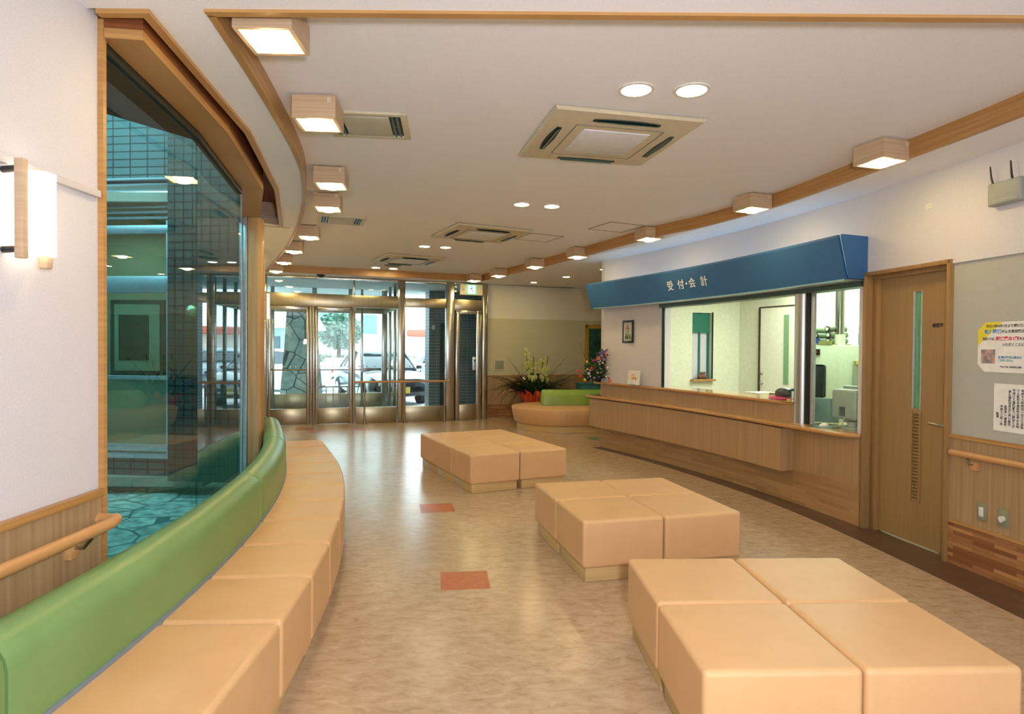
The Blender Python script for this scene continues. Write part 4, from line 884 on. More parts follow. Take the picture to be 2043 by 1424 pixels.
# stone clad pillar, battered
sp = thing('stone_pillar', 'tapering stone-clad pillar standing outside the entrance doors', 'pillar', ent(.4, 4.3, -.06), ER)
bm = BM(); pc = Vector(ent(.66, 4.3)[:2]); Mx = Matrix.Translation((pc.x, pc.y, 0)) @ Matrix.Rotation(ER, 4, 'Z')
vs = []
for z, k in ((-.06, .52), (1.4, .40), (3.2, .30)):
    vs.append([bm.verts.new(Mx @ Vector((x*k, y*k, z))) for x, y in ((-1, -1), (1, -1), (1, 1), (-1, 1))])
for a, b in zip(vs, vs[1:]):
    for k in range(4): bm.faces.new((a[k], a[(k+1) % 4], b[(k+1) % 4], b[k]))
bm.faces.new(vs[0]); bm.faces.new(vs[-1]); obj('shaft', bm, M_pillar, sp, smooth=False)

def make_car(label, loc, rz, paint, hb=False):
    c = thing('parked_car', label, 'car', loc, rz)
    # side profile stations: x, z_low, z_belt, half width, roof z (None = no cabin), cabin half width
    S = [(-2.2, .38, .62, .60, None, 0), (-2.12, .26, .84, .78, None, 0), (-1.85, .22, .93, .83, None, 0), (-1.35, .2, .95, .85, .97, .70), (-.85, .2, .94, .86, 1.33, .60), (0, .2, .92, .86, 1.40, .60),
         (.35, .2, .90, .86, 1.36, .60), (.95, .2, .88, .85, .96, .70), (1.3, .2, .86, .84, None, 0), (1.85, .22, .78, .80, None, 0), (2.12, .27, .68, .72, None, 0), (2.2, .36, .55, .58, None, 0)]
    bm = BM(); rings = []
    for x, zl, zb, hw, _, _ in S:
        P = [(-hw*.9, zl), (hw*.9, zl), (hw, zl+.15), (hw*1.0, zb-.18), (hw*.93, zb-.02), (hw*.6, zb+.015), (-hw*.6, zb+.015), (-hw*.93, zb-.02), (-hw, zb-.18), (-hw, zl+.15)]
        rings.append([bm.verts.new((x, y, z)) for y, z in P])
    for a, b in zip(rings, rings[1:]):
        for k in range(10): bm.faces.new((a[k], a[(k+1) % 10], b[(k+1) % 10], b[k]))
    bm.faces.new(rings[0]); bm.faces.new(rings[-1][::-1])
    body = obj('body', bm, paint, c, local=True)
    G = mat('car_glass', (40, 52, 58), .06, spec=.8)
    bm = BM(); rings = []
    for x, zl, zb, hw, zr, cw_ in S:
        if zr is None: continue
        rings.append([bm.verts.new(q) for q in ((x, -hw*.88, zb-.03), (x, hw*.88, zb-.03), (x, cw_, max(zb, zr-.02)), (x, -cw_, max(zb, zr-.02)))])
    for a, b in zip(rings, rings[1:]):
        for k in range(4): bm.faces.new((a[k], a[(k+1) % 4], b[(k+1) % 4], b[k]))
    bm.faces.new(rings[0]); bm.faces.new(rings[-1][::-1]); obj('windows', bm, G, c, local=True)
    bm = BM(); rings = []
    for x, zr, cw_ in ((-.95, 1.29, .6), (-.85, 1.345, .62), (0, 1.415, .62), (.35, 1.375, .62), (.45, 1.30, .61)):
        rings.append([bm.verts.new(q) for q in ((x, -cw_, zr-.05), (x, cw_, zr-.05), (x, cw_*.85, zr), (x, -cw_*.85, zr))])
    for a, b in zip(rings, rings[1:]):
        for k in range(4): bm.faces.new((a[k], a[(k+1) % 4], b[(k+1) % 4], b[k]))
    bm.faces.new(rings[0]); bm.faces.new(rings[-1][::-1]); obj('roof', bm, paint, c, local=True)
    for s in (-1, 1):
        bm = BM()
        for (x0, z0, x1, z1) in ((-1.35, .95, -.88, 1.33), (.95, .88, .40, 1.33), (-.1, .90, -.12, 1.38)): tube(bm, [(x0, s*.76, z0), (x1, s*.615, z1)], .035, 6)
        obj('window_pillar', bm, paint, c, local=True)
        bm = BM(); box(bm, (.72, s*.93, .95), (.10, .16, .11), bev=.03); obj('door_mirror', bm, paint, c, local=True)
        bm = BM(); box(bm, (2.12, s*.5, .58), (.10, .26, .10), bev=.02); obj('headlamp', bm, mat('headlamp_glass', (225, 230, 232), .1), c, local=True)
        bm = BM(); box(bm, (-2.15, s*.56, .70), (.08, .22, .12), bev=.02); obj('tail_lamp', bm, mat('tail_lamp_red', (170, 40, 34), .2), c, local=True)
        for x in (-1.35, 1.33):
            rot = Matrix.Rotation(math.pi/2, 4, 'X')
            bm = BM(); cyl(bm, (x, s*.77, .30), .30, .19, 28, rot=rot); w = obj('wheel', bm, M_tyre, c, local=True)
            bm = BM(); cyl(bm, (x, s*.872, .30), .19, .01, 20, rot=rot); obj('hub_cap', bm, M_alu, w, local=True)
    bm = BM(); box(bm, (2.2, 0, .42), (.03, .34, .16), bev=.004); obj('number_plate', bm, mat('plate_yellow', (214, 180, 60), .5), c, local=True)
    bm = BM(); box(bm, (2.19, 0, .56), (.05, .6, .07)); obj('grille', bm, M_black, c, local=True)
    return c
PW = mat('white_car_paint', (226, 230, 232), .2, coat=.6); PK = mat('black_car_paint', (26, 34, 44), .12, coat=1.); PS = mat('silver_car_paint', (150, 166, 176), .25, .4)
make_car('white saloon car parked side-on behind the stone pillar', (-8.1, 21.0, -.06), R(183), PW)
make_car('dark car facing the lobby seen through the right glass panes', (-3.75, 17.6, -.06), R(-62), PK)
make_car('silver car parked farther back behind the dark car', (-3.0, 26.0, -.06), R(-80), PS)
# street backdrop
bd = thing('white_apartment_building', 'white apartment building with dark windows across the street', 'building', (-16, 52, 0), .2)
bm = BM(); box(bm, (-15.5, 52, 5), (13, 6, 12), .2); obj('wall', bm, mat('white_render', (236, 238, 234), .8), bd, smooth=False)
for x, z, w, h in ((-18.5, 3.0, 1.4, 1.6), (-15.2, 3.2, 4.2, 2.4), (-19.5, 6.2, 1.6, 1.5), (-15.5, 6.6, 3.6, 1.5), (-12.2, 6.4, 1.2, 1.5), (-12., 3.2, 1.2, 1.5)):
    bm = BM(); box(bm, (x+.6, 49.2-(x+15)*-.2, z), (w, .4, h), .2); obj('window', bm, mat('blue_grey_window', (120, 150, 160), .3), bd)
bd2 = thing('low_grey_house', 'low grey house with a sloping roof at the left of street', 'house', (-17, 36, 0))
bm = BM(); box(bm, (-15.3, 36, 1.2), (6.4, 5, 2.6)); obj('wall', bm, mat('grey_house_wall', (150, 166, 170), .8), bd2, smooth=False)
bm = BM(); a = [bm.verts.new(q) for q in ((-19.5, 32.8, 2.4), (-11.6, 32.8, 2.4), (-11.6, 36, 3.9), (-19.5, 36, 3.9), (-19.5, 39, 2.4), (-11.6, 39, 2.4))]
bm.faces.new((a[0], a[1], a[2], a[3])); bm.faces.new((a[3], a[2], a[5], a[4])); bm.faces.new((a[0], a[3], a[4])); bm.faces.new((a[1], a[5], a[2])); bm.faces.new((a[0], a[4], a[5], a[1])); obj('roof', bm, mat('pale_roof', (190, 206, 212), .6), bd2, smooth=False)
for x in (-16.6, -14.5, -13.): bm = BM(); box(bm, (x, 33.45, 1.0), (1.1, .1, 1.9)); obj('door_opening', bm, mat('dark_opening', (70, 84, 92), .6), bd2)
bd3 = thing('red_roofed_house', 'low house with a red roof seen behind the right panes', 'house', (-3.5, 46, 0))
bm = BM(); box(bm, (-3.5, 46, 1.1), (7, 4, 2.2)); obj('wall', bm, mat('cream_house_wall', (230, 226, 216), .8), bd3, smooth=False)
bm = BM(); box(bm, (-3.5, 45.6, 2.4), (7.6, 5.0, .5), bev=.1); obj('roof', bm, mat('red_roof', (206, 104, 84), .7), bd3)
def leaf_cloud(bm, c, rr, n, s):
    for _ in range(n):
        v = Vector((random.gauss(0, 1), random.gauss(0, 1), random.gauss(0, 1))).normalized() * random.uniform(.55, 1.05)
        p = Vector(c) + Vector((v.x*rr[0], v.y*rr[1], v.z*rr[2])); a = Vector((random.uniform(-1, 1), random.uniform(-1, 1), random.uniform(-1, 1))).normalized()*s; b = a.orthogonal().normalized()*s*.6
        q = [bm.verts.new(p+a), bm.verts.new(p+b), bm.verts.new(p-a), bm.verts.new(p-b)]; bm.faces.new(q)
tr = thing('street_tree', 'bushy green tree in front of the white apartment building', 'tree', (-12.0, 43, 0))
bm = BM(); tube(bm, [(-12.0, 43, -.1), (-11.9, 43, 1.6)], .2, 8, r_end=.12); obj('trunk', bm, mat('bark', (90, 78, 66), .9), tr)
TLm = mat('street_leaf', (90, 128, 104), .7, c2=(58, 96, 78), scale=(2, 2, 2)); bm = BM(); leaf_cloud(bm, (-11.9, 43, 2.5), (1.5, 1.2, 1.3), 700, .22); obj('foliage', bm, TLm, tr, smooth=False)
hd = thing('street_hedge', 'low dusty hedge running behind the cars', 'hedge', (-11, 40, 0)); bm = BM()
for i in range(9): leaf_cloud(bm, (-14.5+i*.95, 40, .45), (.8, .6, .5), 160, .16)
obj('foliage', bm, mat('hedge_leaf', (130, 142, 118), .8, c2=(96, 110, 90), scale=(2, 2, 2)), hd, smooth=False)
wb = thing('street_wall', 'long low white wall along the far side of the car park', 'wall', (-4, 37, 0)); bm = BM(); box(bm, (-4.2, 37.4, .35), (14, .15, .8)); obj('wall', bm, mat('pale_block_wall', (214, 216, 210), .8), wb, smooth=False)

# ------------------------------------------------------------------ tan ottomans on pale plinths
def ottoman(w, d, z0=.09, z1=.39, g=.006):
    t = thing('ottoman', 'x', 'ottoman', (0, 0, 0))
    bm = BM(); box(bm, (w/2, d/2, (z0+z1)/2), (w-g, d-g, z1-z0), bev=.022, seg=4)
    for v in bm.verts: pass
    obj('cushion', bm, M_tan, t, local=True, wn=True, sharp=80)
    bm = BM(); box(bm, (w/2, d/2, .045), (w-.055, d-.055, .09), bev=.003); obj('plinth', bm, M_plinth, t, local=True)
    return t
OW, OD = .555, .563
proto = ottoman(OW, OD); used = False
def cluster(ox, oy, th, nx, ny, labs, grp):
    global used
    for j in range(ny):
        for i in range(nx):
            o = proto if not used else dup(proto); used = True
            x = ox + math.cos(th)*i*OW - math.sin(th)*j*OD; y = oy + math.sin(th)*i*OW + math.cos(th)*j*OD
            place(o, (x, y, 0), th); o['label'] = labs[j][i]; o['group'] = grp
cluster(.640, 2.048, .040, 2, 2, [['front left tan ottoman of the nearest block of four', 'front right tan ottoman of nearest block, cut by the photo corner'],
    ['back left tan ottoman of the nearest block of four', 'back right tan ottoman of the nearest block of four']], 'tan ottomans of the nearest block')
cluster(.447, 3.832, .236, 2, 2, [['front left tan ottoman of the middle block of four', 'front right tan ottoman of the middle block of four'],
    ['back left tan ottoman of the middle block of four', 'back right tan ottoman of the middle block of four']], 'tan ottomans of the middle block')
cluster(-.405, 6.159, .443, 2, 3, [['front left tan ottoman of the farthest block of six', 'front right tan ottoman of the farthest block of six'],
    ['middle left tan ottoman of the farthest block of six', 'middle right tan ottoman of the farthest block of six'],
    ['back left tan ottoman of the farthest block of six', 'back right tan ottoman of the farthest block of six']], 'tan ottomans of the farthest block')

# ------------------------------------------------------------------ curved wall bench
BC = Vector((-12.03, 1.8)); RO, RI = 11.16, 10.70
def arc(phi, r):
    if phi < 0: return (BC.x + r, BC.y + phi*RO)
    if phi > .40:
        q = .40; return (BC.x + r*math.cos(q) - math.sin(q)*(phi-q)*RO, BC.y + r*math.sin(q) + math.cos(q)*(phi-q)*RO)
    return (BC.x + r*math.cos(phi), BC.y + r*math.sin(phi))
ph = [-.0150, .0545] + [.0545 + .0442*k for k in range(1, 11)]
ordn = ['nearest', 'second', 'third', 'fourth', 'fifth', 'sixth', 'seventh', 'eighth', 'ninth', 'tenth', 'farthest']
BENCH = thing('curved_bench', 'long curved bench with tan seats and green roll backrest under the window', 'bench', (-1.3, 4.2, 0))
for k in range(11):
    a, b = ph[k]+.0006, ph[k+1]-.0006; mid = arc((a+b)/2, (RO+RI)/2)
    lab = {0: 'nearest tan seat of the curved bench, cut by the photo bottom', 10: 'farthest tan seat of the curved bench under the window'}.get(k, ordn[k]+' tan seat from the camera on the curved bench')
    poly = [arc(a, RO), arc(b, RO), arc(b, RI-.04), arc(a, RI-.04)]
    bm = prism(BM(), poly, .07, .39, bev=.022, seg=4)
    t = obj('seat', bm, M_tan, BENCH, wn=True, sharp=80)
    poly = [arc(a+.001, RO-.035), arc(b-.001, RO-.035), arc(b-.001, RI+.0), arc(a+.001, RI+.0)]; bm = prism(BM(), poly, 0, .075, bev=.003); obj('plinth', bm, M_plinth, t)
RB = .19
def roll_prof():
    P = [(.0, .405)]
    P += [(.0, .56)]
    for k in range(9):
        an = math.pi*k/8; P.append((RB/2 - RB/2*math.cos(an), .585 + .095*math.sin(an)))
    P += [(RB, .56), (RB, .405)]
    return P
for k, (a, b, lab) in enumerate([(-.22, -.0145, 'green backrest roll section nearest the camera at left edge'), (-.0135, .1885, 'long green backrest roll section behind the third to fifth seats'),
                   (.1895, .339, 'middle green backrest roll section passing the wooden window post'), (.340, .495, 'farthest green backrest roll section with its rounded end')]):
    n = 12; path = [arc(a + (b-a)*i/n, RI) for i in range(n+1)]; mid = path[n//2]
    sc = [1]*(n+1)
    # pinch the ends slightly so that the seam reads as a soft groove
    bm = BM(); ns = norms(path); rings = []
    pr_ = roll_prof(); cz, co = .54, RB/2
    params = [0, .012, .04] + [i/n for i in range(1, n)] + [.96, .988, 1]
    for u in params:
        phi = a+(b-a)*u; p = Vector(arc(phi, RI)); phn = min(max(phi, 0), .40); nn = -Vector((math.cos(phn), math.sin(phn)))
        e = min(u, 1-u)*(b-a)*RO; s = 1 - .06*max(0, 1 - e/.025)**2
        if k == 3 and u > .9: s = 1 - .35*((u-.9)/.1)**4
        rings.append([bm.verts.new((p.x+nn.x*(co+(o-co)*s), p.y+nn.y*(co+(o-co)*s), cz+(z-cz)*s if z > .45 else z)) for o, z in pr_])
    m = len(pr_)
    for r0, r1 in zip(rings, rings[1:]):
        for q in range(m): bm.faces.new((r0[q], r0[(q+1) % m], r1[(q+1) % m], r1[q]))
    bm.faces.new(rings[0]); bm.faces.new(rings[-1][::-1])
    t = obj('backrest', bm, M_green, BENCH, sharp=60, label='green backrest roll')
    bm = sweep(BM(), [arc(a+(b-a)*i/n, RI+.006) for i in range(n+1)], rect(0, RB-.01, .385, .407)); obj('base_strip', bm, M_bluel, t, label='blue-grey base strip')
# support of the backrests
for k, (a, b) in enumerate([(-.22, .49)]):
    n = 14; mid = arc((a+b)/2, RI); bm = sweep(BM(), [arc(a+(b-a)*i/n, RI-.045) for i in range(n+1)], rect(0, RB-.06, 0, .386)); o = obj('frame', bm, M_plinth, BENCH)

# ------------------------------------------------------------------ rounded island seat by the far wall
isl = thing('island_seat', 'rounded tan island seat with a green roll in front of the far wall', 'bench', (1.6, 11.55, 0), .12)
def stadium(cx, cy, r, L, th, n=20, x0=0):
    P = []
    for k in range(n+1): a = math.pi/2 + math.pi*k/n; P.append((r*math.cos(a), r*math.sin(a)))
    for k in range(n+1): a = -math.pi/2 + math.pi*k/n; P.append((L+r*math.cos(a), r*math.sin(a)))
    return [(cx + x*math.cos(th)-y*math.sin(th), cy + x*math.sin(th)+y*math.cos(th)) for x, y in P]
cxx, cyy = .88, 11.48
bm = BM(); rings = []
for r, z in ((.80, .10), (.84, .14), (.885, .36), (.88, .382), (.86, .392)): rings.append([bm.verts.new((*p, z)) for p in stadium(cxx, cyy, r, 1.3, .10)])
for a, b in zip(rings, rings[1:]):
    for k in range(len(a)): bm.faces.new((a[k], a[(k+1) % len(a)], b[(k+1) % len(a)], b[k]))
bm.faces.new(rings[0][::-1]); bm.faces.new(rings[-1]); obj('cushion', bm, M_tan, isl, sharp=50)
bm = prism(BM(), stadium(cxx, cyy, .79, 1.3, .10), .0, .10, bev=.004, seg=1); obj('plinth', bm, M_plinth, isl)
bm = BM(); tube(bm, [(cxx+.07, cyy-.865, .38), (cxx+.065, cyy-.875, .33), (cxx+.05, cyy-.82, .11)], .004, 6); obj('seam', bm, mat('seam_brown', (150, 96, 50), .6), isl)
ca_, sa_ = math.cos(.10), math.sin(.10)
path = [(cxx-.33+ca_*s, cyy+.12+sa_*s) for s in (0, .012, .04, .2, .6, 1.2, 1.8)]
bm = BM(); prf = [(-.13, .40), (-.13, .55)] + [(-.13*math.cos(math.pi*k/10), .55+.13*math.sin(math.pi*k/10)) for k in range(1, 10)] + [(.13, .55), (.13, .40)]
ns = norms(path); rings = []
for p, n, s in zip(path, ns, (.86, .95, 1, 1, 1, 1, 1)): rings.append([bm.verts.new((p[0]+n.x*o*s, p[1]+n.y*o*s, .40+(z-.40)*s)) for o, z in prf])
for a, b in zip(rings, rings[1:]):
    for k in range(len(a)): bm.faces.new((a[k], a[(k+1) % len(a)], b[(k+1) % len(a)], b[k]))
bm.faces.new(rings[0]); bm.faces.new(rings[-1][::-1]); obj('back_roll', bm, M_lime, isl, label='lime green back roll', sharp=50)
bm = sweep(BM(), [path[0], path[-1]], rect(-.125, .125, .388, .40)); obj('roll_base', bm, M_bluel, isl)

# ------------------------------------------------------------------ orchid and flower arrangement
orc = thing('potted_orchid', 'large orchid plant with yellow-green blooms in orange wrapping by the far wall', 'plant', (.45, 12.6, 0))
bm = BM(); lathe(bm, [(0, 0), (.14, 0), (.17, .30), (.16, .32), (0, .30)], (.45, 12.6, 0)); obj('pot', bm, mat('brown_pot', (120, 74, 50), .4), orc)
bm = BM(); n = 30; r0 = []
for z, rr_, am in ((.28, .17, .0), (.40, .21, .03), (.56, .29, .08)):
    r0.append([bm.verts.new((.45+(rr_+am*math.sin(k*2.9))*math.cos(2*math.pi*k/n), 12.6+(rr_+am*math.sin(k*2.9))*math.sin(2*math.pi*k/n)*.8, z+am*.8*math.sin(k*1.9+1))) for k in range(n)])
for a, b in zip(r0, r0[1:]):
    for k in range(n): bm.faces.new((a[k], a[(k+1) % n], b[(k+1) % n], b[k]))
obj('wrapping', bm, M_wrap, orc, smooth=False, label='orange wrapping paper')
def blade(bm, p, az, L, rise, droop, w=.014):
    n = 7; pv = None
    for i in range(n+1):
        t = i/n; r = L*t; z = p[2] + rise*t - droop*t*t*t
        c = Vector((p[0]+r*math.cos(az), p[1]+r*math.sin(az)*(.45 if math.sin(az) < 0 else .16), z)); s = Vector((-math.sin(az)*.45, math.cos(az), .35))*w*(1-t**2*.9)
        a, b = bm.verts.new(c-s), bm.verts.new(c+s)
        if pv: bm.faces.new((pv[0], pv[1], b, a))
        pv = (a, b)
bm = BM()
for i in range(210):
    az = random.uniform(0, 2*math.pi); L = random.uniform(.25, .98); blade(bm, (.45+random.uniform(-.1, .1), 12.6+random.uniform(-.06, .06), .45), az, L, random.uniform(.35, .75), random.uniform(.1, .75), random.uniform(.018, .032))
for i in range(40): blade(bm, (.45+random.uniform(-.16, .16), 12.6, .48), random.uniform(0, 6.3), random.uniform(.08, .25), random.uniform(.35, .6), .05, .02)
leaf_cloud(bm, (.47, 12.6, .72), (.2, .12, .22), 260, .05)
for i, (az, L) in enumerate(((3.5, .62), (2.9, .55), (.2, .7))): blade(bm, (.45, 12.6, .5), az, L, .85, .05, .018)
obj('leaves', bm, M_leaf, orc, smooth=False)
for (dx, zt, lean) in ((-.13, 1.45, -.04), (-.02, 1.28, .0), (.13, 1.25, .05), (.22, 1.28, .05), (-.06, 1.2, -.1)):
    bm = BM(); x0 = .45+dx*.5
    tube(bm, [(x0, 12.55, .5), (.45+dx, 12.52, .9), (.45+dx+lean, 12.5, zt)], .008, 6, mi=1)
    for k in range(22):
        z = zt-.02-.48*random.random(); x = .45+dx+lean*(z-.9)/.5+random.uniform(-.06, .06); y = 12.5+random.uniform(-.05, .05)
        for q in range(5):
            a = q*1.257; bmesh.ops.create_icosphere(bm, subdivisions=1, radius=1, matrix=Matrix.Translation((x+.02*math.cos(a), y, z+.02*math.sin(a))) @ Matrix.Diagonal((.017, .008, .017, 1)))
    obj('flower_spike', bm, [M_orch, M_leafm], orc)
bm = BM(); cyl(bm, (.23, 12.4, .84), .035, .004, 16, rot=Matrix.Rotation(math.pi/2, 4, 'X')); obj('tag', bm, M_cream, orc)
st = thing('teal_cabinet', 'low teal cabinet behind the green roll under the flowers', 'cabinet', (1.72, 12.45, 0), .12)
bm = BM(); box(bm, (1.72, 12.75, .36), (.75, .34, .72), .30, bev=.01); obj('body', bm, mat('teal_paint', (50, 112, 112), .5), st)
bm = BM(); box(bm, (1.72, 12.75, .735), (.78, .36, .03), .30, bev=.006); obj('top', bm, mat('teal_paint_top', (62, 128, 126), .5), st)
FX, FY = 1.255, 9.23
fa = thing('flower_arrangement', 'mixed flower arrangement in a dark vase on the left end of the counter', 'flowers', (FX, FY, .959))
bm = BM(); lathe(bm, [(0, 0), (.04, 0), (.06, .05), (.05, .10), (.035, .13), (.0, .12)], (FX+.02, FY, .9595)); obj('vase', bm, M_black, fa)
bm = BM(); leaf_cloud(bm, (FX-.02, FY-.09, 1.16), (.17, .08, .16), 420, .026); leaf_cloud(bm, (FX+.05, FY-.1, 1.3), (.09, .06, .14), 160, .022); leaf_cloud(bm, (FX-.09, FY-.03, 1.04), (.12, .08, .06), 120, .026); leaf_cloud(bm, (FX+.1, FY-.05, 1.06), (.08, .06, .06), 90, .024); obj('foliage', bm, M_leafm, fa, smooth=False)
fc = [('flower_red', (204, 52, 44)), ('flower_orange', (232, 120, 40)), ('flower_yellow', (236, 200, 60)), ('flower_violet', (120, 96, 170)), ('flower_white', (226, 224, 214)), ('flower_mauve', (176, 150, 196))]
def bloom(x, y, z, s, c):
    bm = BM()
    for q in range(6): bmesh.ops.create_icosphere(bm, subdivisions=1, radius=s*.6, matrix=Matrix.Translation((x+s*.6*math.cos(q*1.05), y+random.uniform(-.008, 0), z+s*.6*math.sin(q*1.05))))
    obj('flower_head', bm, mat(fc[c][0], fc[c][1], .6), fa)
for i in range(52):
    a = random.uniform(0, 6.3); z = random.uniform(.99, 1.44); k = 1-(z-.99)/.5; rr_ = random.uniform(.4, 1)*(.05+.17*k); c = 3 if z > 1.3 and random.random() < .6 else random.choice((0, 1, 2, 3, 3, 4, 5, 5, 4))
    bloom(FX-.02+(z-1.1)*.28+rr_*math.cos(a), FY-.17+rr_*.25*math.sin(a), z, random.uniform(.009, .017), c)
for (dx, z, s_, c) in ((-.30, 1.12, .022, 0), (-.26, 1.05, .02, 0), (.22, 1.18, .022, 1), (.16, .99, .022, 1), (.0, 1.31, .024, 1), (-.08, 1.28, .018, 0), (.12, 1.36, .02, 0), (-.1, 1.17, .02, 0), (-.2, 1.0, .018, 2), (-.17, 1.26, .018, 2), (-.14, 1.09, .018, 4)): bloom(FX+dx, FY-.21, z, s_, c)
for pts_ in (((FX, FY, 1.05), (FX-.16, FY, 1.3), (FX-.27, FY-.05, 1.54)), ((FX+.05, FY, 1.1), (FX+.15, FY-.1, 1.4), (FX+.27, FY-.2, 1.64)), ((FX+.05, FY-.1, 1.05), (FX+.2, FY-.2, 1.1), (FX+.33, FY-.3, 1.12)), ((FX, FY, 1.05), (FX-.14, FY, 1.25), (FX-.2, FY, 1.38))):
    bm = BM(); tube(bm, pts_, .004, 5, r_end=.0015); obj('twig', bm, mat('twig_brown', (110, 92, 62), .8), fa)

# ------------------------------------------------------------------ ceiling fittings
def box_lamp():
    t = thing('box_ceiling_lamp', 'x', 'ceiling lamp', (0, 0, 0)); s, h, k = .235, .125, .018
    bm = BM()
    for a in range(4):
        M = Matrix.Rotation(a*math.pi/2, 4, 'Z'); r = bmesh.ops.create_cube(bm, size=1)['verts']
        bmesh.ops.transform(bm, matrix=M @ Matrix.Translation((s/2-k/2, 0, -h/2-.012)) @ Matrix.Diagonal((k, s-(2*k if a % 2 else 0), h, 1)), verts=r)
    obj('wooden_box', bm, M_pale, t, local=True, smooth=False)
    bm = BM(); box(bm, (0, 0, -.07), (s-2*k-.004, s-2*k-.004, .01)); obj('reflector', bm, M_bulbin, t, local=True)
    bm = BM(); lathe(bm, [(.078, -.072), (.078, -.10), (.070, -.135), (.048, -.155), (0, -.163)], seg=24); obj('bulb_cover', bm, M_bulb, t, local=True)
    bm = BM(); box(bm, (0, 0, -.012), (s-.06, s-.06, .024)); obj('mounting_plate', bm, M_dark, t, local=True)
    bm = BM(); box(bm, (s/2-.035, -s/2-.001, -.035), (.02, .002, .03)); obj('maker_label', bm, M_cream, t, local=True)
    return t
BLP = box_lamp(); first = True
LL = [(-1.00, 2.60), (-1.11, 3.57), (-1.43, 4.93), (-1.70, 5.76), (-2.37, 7.28), (-2.93, 8.38), (-3.48, 9.52), (-4.02, 10.62)]
RL = [(2.47, 4.21), (2.16, 5.66), (1.57, 7.22), (.90, 8.68), (.345, 9.80), (-.25, 11.05), (-.74, 11.9)]
names_ = ['nearest', 'second', 'third', 'fourth', 'fifth', 'sixth', 'seventh', 'farthest']
for side, L in (('left', LL), ('right', RL)):
    for i, (x, y) in enumerate(L):
        o = BLP if first else dup(BLP); first = False
        w = names_[i] if i < len(L)-1 else 'farthest'
        place(o, (x, y, ZC), (.02 + .05*i) if side == 'left' else .32+.02*i)
        o['label'] = w + (' glowing wooden box lamp from camera along the left curved trim' if side == 'left' else ' glowing wooden box lamp from camera along the right trim'); o['group'] = 'wooden box lamps, %s row' % side
def downlight():
    t = thing('downlight', 'x', 'downlight', (0, 0, 0))
    bm = BM(); lathe(bm, [(.078, -.001), (.098, -.001), (.096, -.007), (.079, -.008), (.078, -.001)], seg=36); obj('rim', bm, M_white, t, local=True)
    bm = BM(); cyl(bm, (0, 0, -.003), .078, .004, 36); obj('glowing_lens', bm, M_bulbc, t, local=True)
    return t
DLP = downlight(); first = True
for (x, y, z, s, lab) in [(.655, 3.372, ZC, 1, 'nearest round downlight, left one of the pair by the large vent'), (.954, 3.373, ZC, 1, 'nearest round downlight, right one of the pair by the large vent'),
    (.083, 6.077, ZC, .9, 'left downlight of the second pair above the second vent'), (.38, 6.153, ZC, .9, 'right downlight of the second pair above the second vent'),
    (-1.223, 8.66, ZC, .9, 'left downlight of the third pair down the ceiling'), (-.94, 8.735, ZC, .9, 'right downlight of the third pair down the ceiling'),
    (-2.415, 11.03, ZC, .9, 'left downlight of the farthest pair near the speaker disc'), (-2.13, 11.16, ZC, .9, 'right downlight of the farthest pair near the speaker disc'),
    (.97, 11.28, ZS, .8, 'downlight in the low ceiling above the island seat'), (.417, 12.28, ZS, .7, 'small downlight in the low ceiling nearest the exit sign'), (1.484, 10.16, ZS, .8, 'downlight in low ceiling beside the left end of canopy')]:
    o = DLP if first else dup(DLP); first = False; place(o, (x, y, z)); o.scale = (s, s, 1); o['label'] = lab; o['group'] = 'round downlights'
def cassette(s=.95):
    t = thing('air_conditioner_vent', 'x', 'air conditioner', (0, 0, 0))
    bm = BM(); rings = []
    for h_, z in ((s/2-.02, 0), (s/2, -.012), (s/2-.015, -.028), (s*.5-.10, -.040), (.0, -.040)):
        if h_ > 0: rings.append([bm.verts.new((x*h_, y*h_, z)) for x, y in ((-1, -1), (1, -1), (1, 1), (-1, 1))])
    for a, b in zip(rings, rings[1:]):
        for k in range(4): bm.faces.new((a[k], a[(k+1) % 4], b[(k+1) % 4], b[k]))
    bm.faces.new(rings[-1]); obj('panel', bm, M_cream, t, local=True, sharp=15)
    bm = BM()
    for a in range(4):
        M = Matrix.Rotation(a*math.pi/2, 4, 'Z'); r = bmesh.ops.create_cube(bm, size=1)['verts']; bmesh.ops.transform(bm, matrix=M @ Matrix.Translation((s*.30, 0, -.0415)) @ Matrix.Diagonal((.006, s*.60, .004, 1)), verts=r)
    obj('grille_joint', bm, mat('joint_grey', (140, 134, 112), .6), t, local=True)
    bm = BM(); box(bm, (0, 0, -.043), (s*.46, s*.46, .008), bev=.002); obj('filter_panel', bm, M_acw, t, local=True, label='white square filter panel')
    for a in range(4):
        M = Matrix.Rotation(a*math.pi/2, 4, 'Z'); bm = BM(); n = 10
        o = [bm.verts.new(M @ Vector((s*.395-.028+.012*abs(k/n-.5)*2, -s*.225+s*.45*k/n, -.0405))) for k in range(n+1)] + [bm.verts.new(M @ Vector((s*.395+.030-.018*(abs(k/n-.5)*2)**2, -s*.225+s*.45*k/n, -.0385))) for k in range(n, -1, -1)]
        f = bm.faces.new(o); ex_ = bmesh.ops.extrude_face_region(bm, geom=[f]); 
        for v in [g for g in ex_['geom'] if isinstance(g, bmesh.types.BMVert)]: v.co.z -= .004
        sl = obj('air_slot', bm, mat('dark_teal_slot', (24, 42, 42), .5), t, local=True)
        bm = BM(); r = bmesh.ops.create_cube(bm, size=1)['verts']; bmesh.ops.transform(bm, matrix=M @ Matrix.Translation((s*.395-.004, 0, -.0475)) @ Matrix.Rotation(.5, 4, 'Y') @ Matrix.Diagonal((.024, s*.40, .003, 1)), verts=r); obj('flap', bm, mat('teal_flap', (58, 92, 88), .3), sl, local=True)
    return t
CS = cassette()
def ctr(px): return px
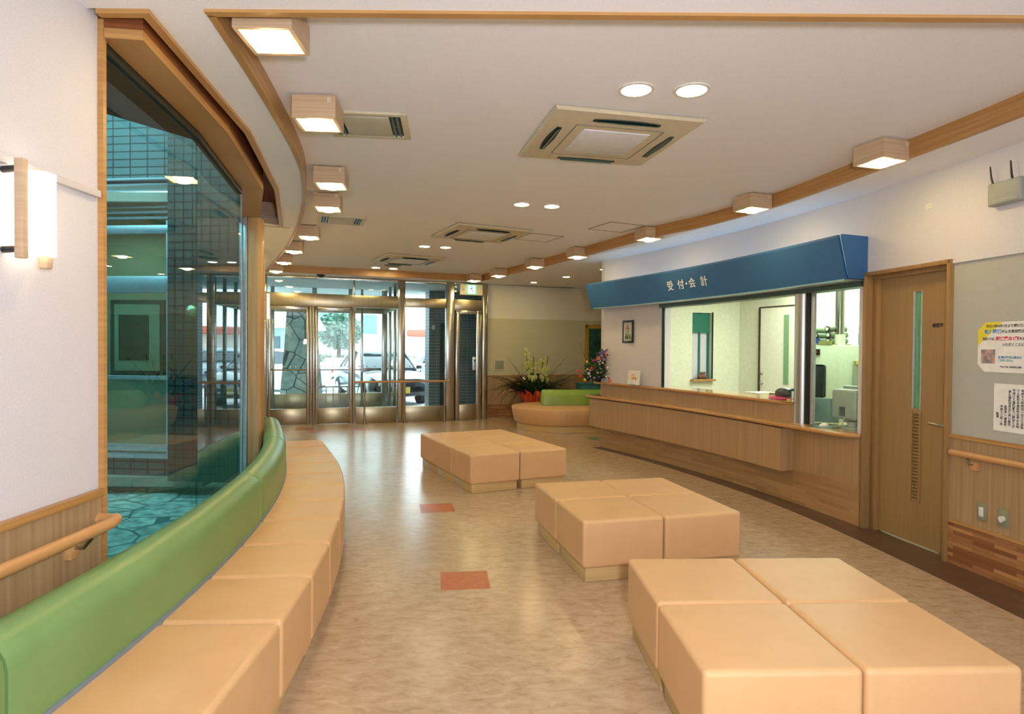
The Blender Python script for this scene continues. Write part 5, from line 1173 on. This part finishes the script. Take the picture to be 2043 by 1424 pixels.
place(CS, (.60, 4.13, ZC), .217); CS['label'] = 'nearest large square air conditioner vent in the ceiling'; CS['group'] = 'square ceiling air conditioners'
c2_ = dup(CS); place(c2_, (-.39, 7.60, ZC), .454); c2_['label'] = 'second square air conditioner vent halfway down the ceiling'
c3_ = dup(CS); place(c3_, (-1.67, 9.93, ZC), .50); c3_['label'] = 'farthest square air conditioner vent near the entrance'
def small_vent(w, d):
    t = thing('ceiling_vent', 'x', 'vent', (0, 0, 0))
    bm = BM()
    for (x, y, sx, sy) in ((-w/2+.02, 0, .04, d), (w/2-.02, 0, .04, d), (0, -d/2+.02, w, .04), (0, d/2-.02, w, .04)): box(bm, (x, y, -.008), (sx, sy, .016), bev=.003)
    obj('frame', bm, M_cream, t, local=True)
    bm = BM(); box(bm, (0, 0, -.002), (w-.08, d-.08, .004)); obj('dark_recess', bm, M_black, t, local=True)
    bm = BM(); box(bm, (0, 0, -.012), (w-.22, d-.11, .014), bev=.003); obj('centre_plate', bm, mat('vent_plate', (190, 186, 166), .5), t, local=True)
    for s in (-1, 1):
        bm = BM()
        for k in range(2): box(bm, (s*(w/2-.06-k*.03), 0, -.012), (.012, d-.09, .01))
        box(bm, (s*(w/2-.075), 0, -.006), (.03, .01, .006)); obj('slat', bm, mat('teal_flap', (58, 92, 88), .3), t, local=True)
    return t
v1 = small_vent(.50, .44); place(v1, (-.91, 3.93, ZC), .10); v1['label'] = 'rectangular slotted vent beside the second box lamp'; v1['group'] = 'slotted ceiling vents'
v2 = dup(v1); place(v2, (-1.89, 6.89, ZC), .33); v2['label'] = 'smaller slotted vent near the fifth box lamp'
for (x, y, rz, lab) in ((1.187, 7.20, .454, 'square ceiling access panel close to the right trim'), (.33, 7.92, .454, 'square ceiling access panel right of the second air conditioner')):
    t = thing('access_panel', lab, 'access panel', (x, y, ZC), rz, 'ceiling access panels')
    bm = BM(); s = .46
    for (a, b, sx, sy) in ((-s/2, 0, .014, s), (s/2, 0, .014, s), (0, -s/2, s, .014), (0, s/2, s, .014)): box(bm, (a, b, -.002), (sx, sy, .004))
    obj('frame', bm, mat('panel_joint', (138, 132, 104), .6), t, local=True)
    bm = BM(); box(bm, (0, 0, -.001), (s-.014, s-.014, .002)); obj('panel', bm, M_ceil, t, local=True)
t = thing('speaker_disc', 'grey round disc in the ceiling by the farthest air conditioner', 'ceiling disc', (-2.055, 10.70, ZC))
bm = BM(); cyl(bm, (0, 0, -.006), .14, .012, 32); obj('cover', bm, mat('disc_grey', (140, 136, 112), .6), t, local=True)
t = thing('smoke_detector', 'small dark round detector under the low ceiling by the entrance doors', 'detector', (-3.45, 11.25, ZS))
bm = BM(); lathe(bm, [(0, 0), (.08, 0), (.075, -.015), (.04, -.03), (.035, -.045), (0, -.05)]); obj('detector_body', bm, M_dark, t, local=True)
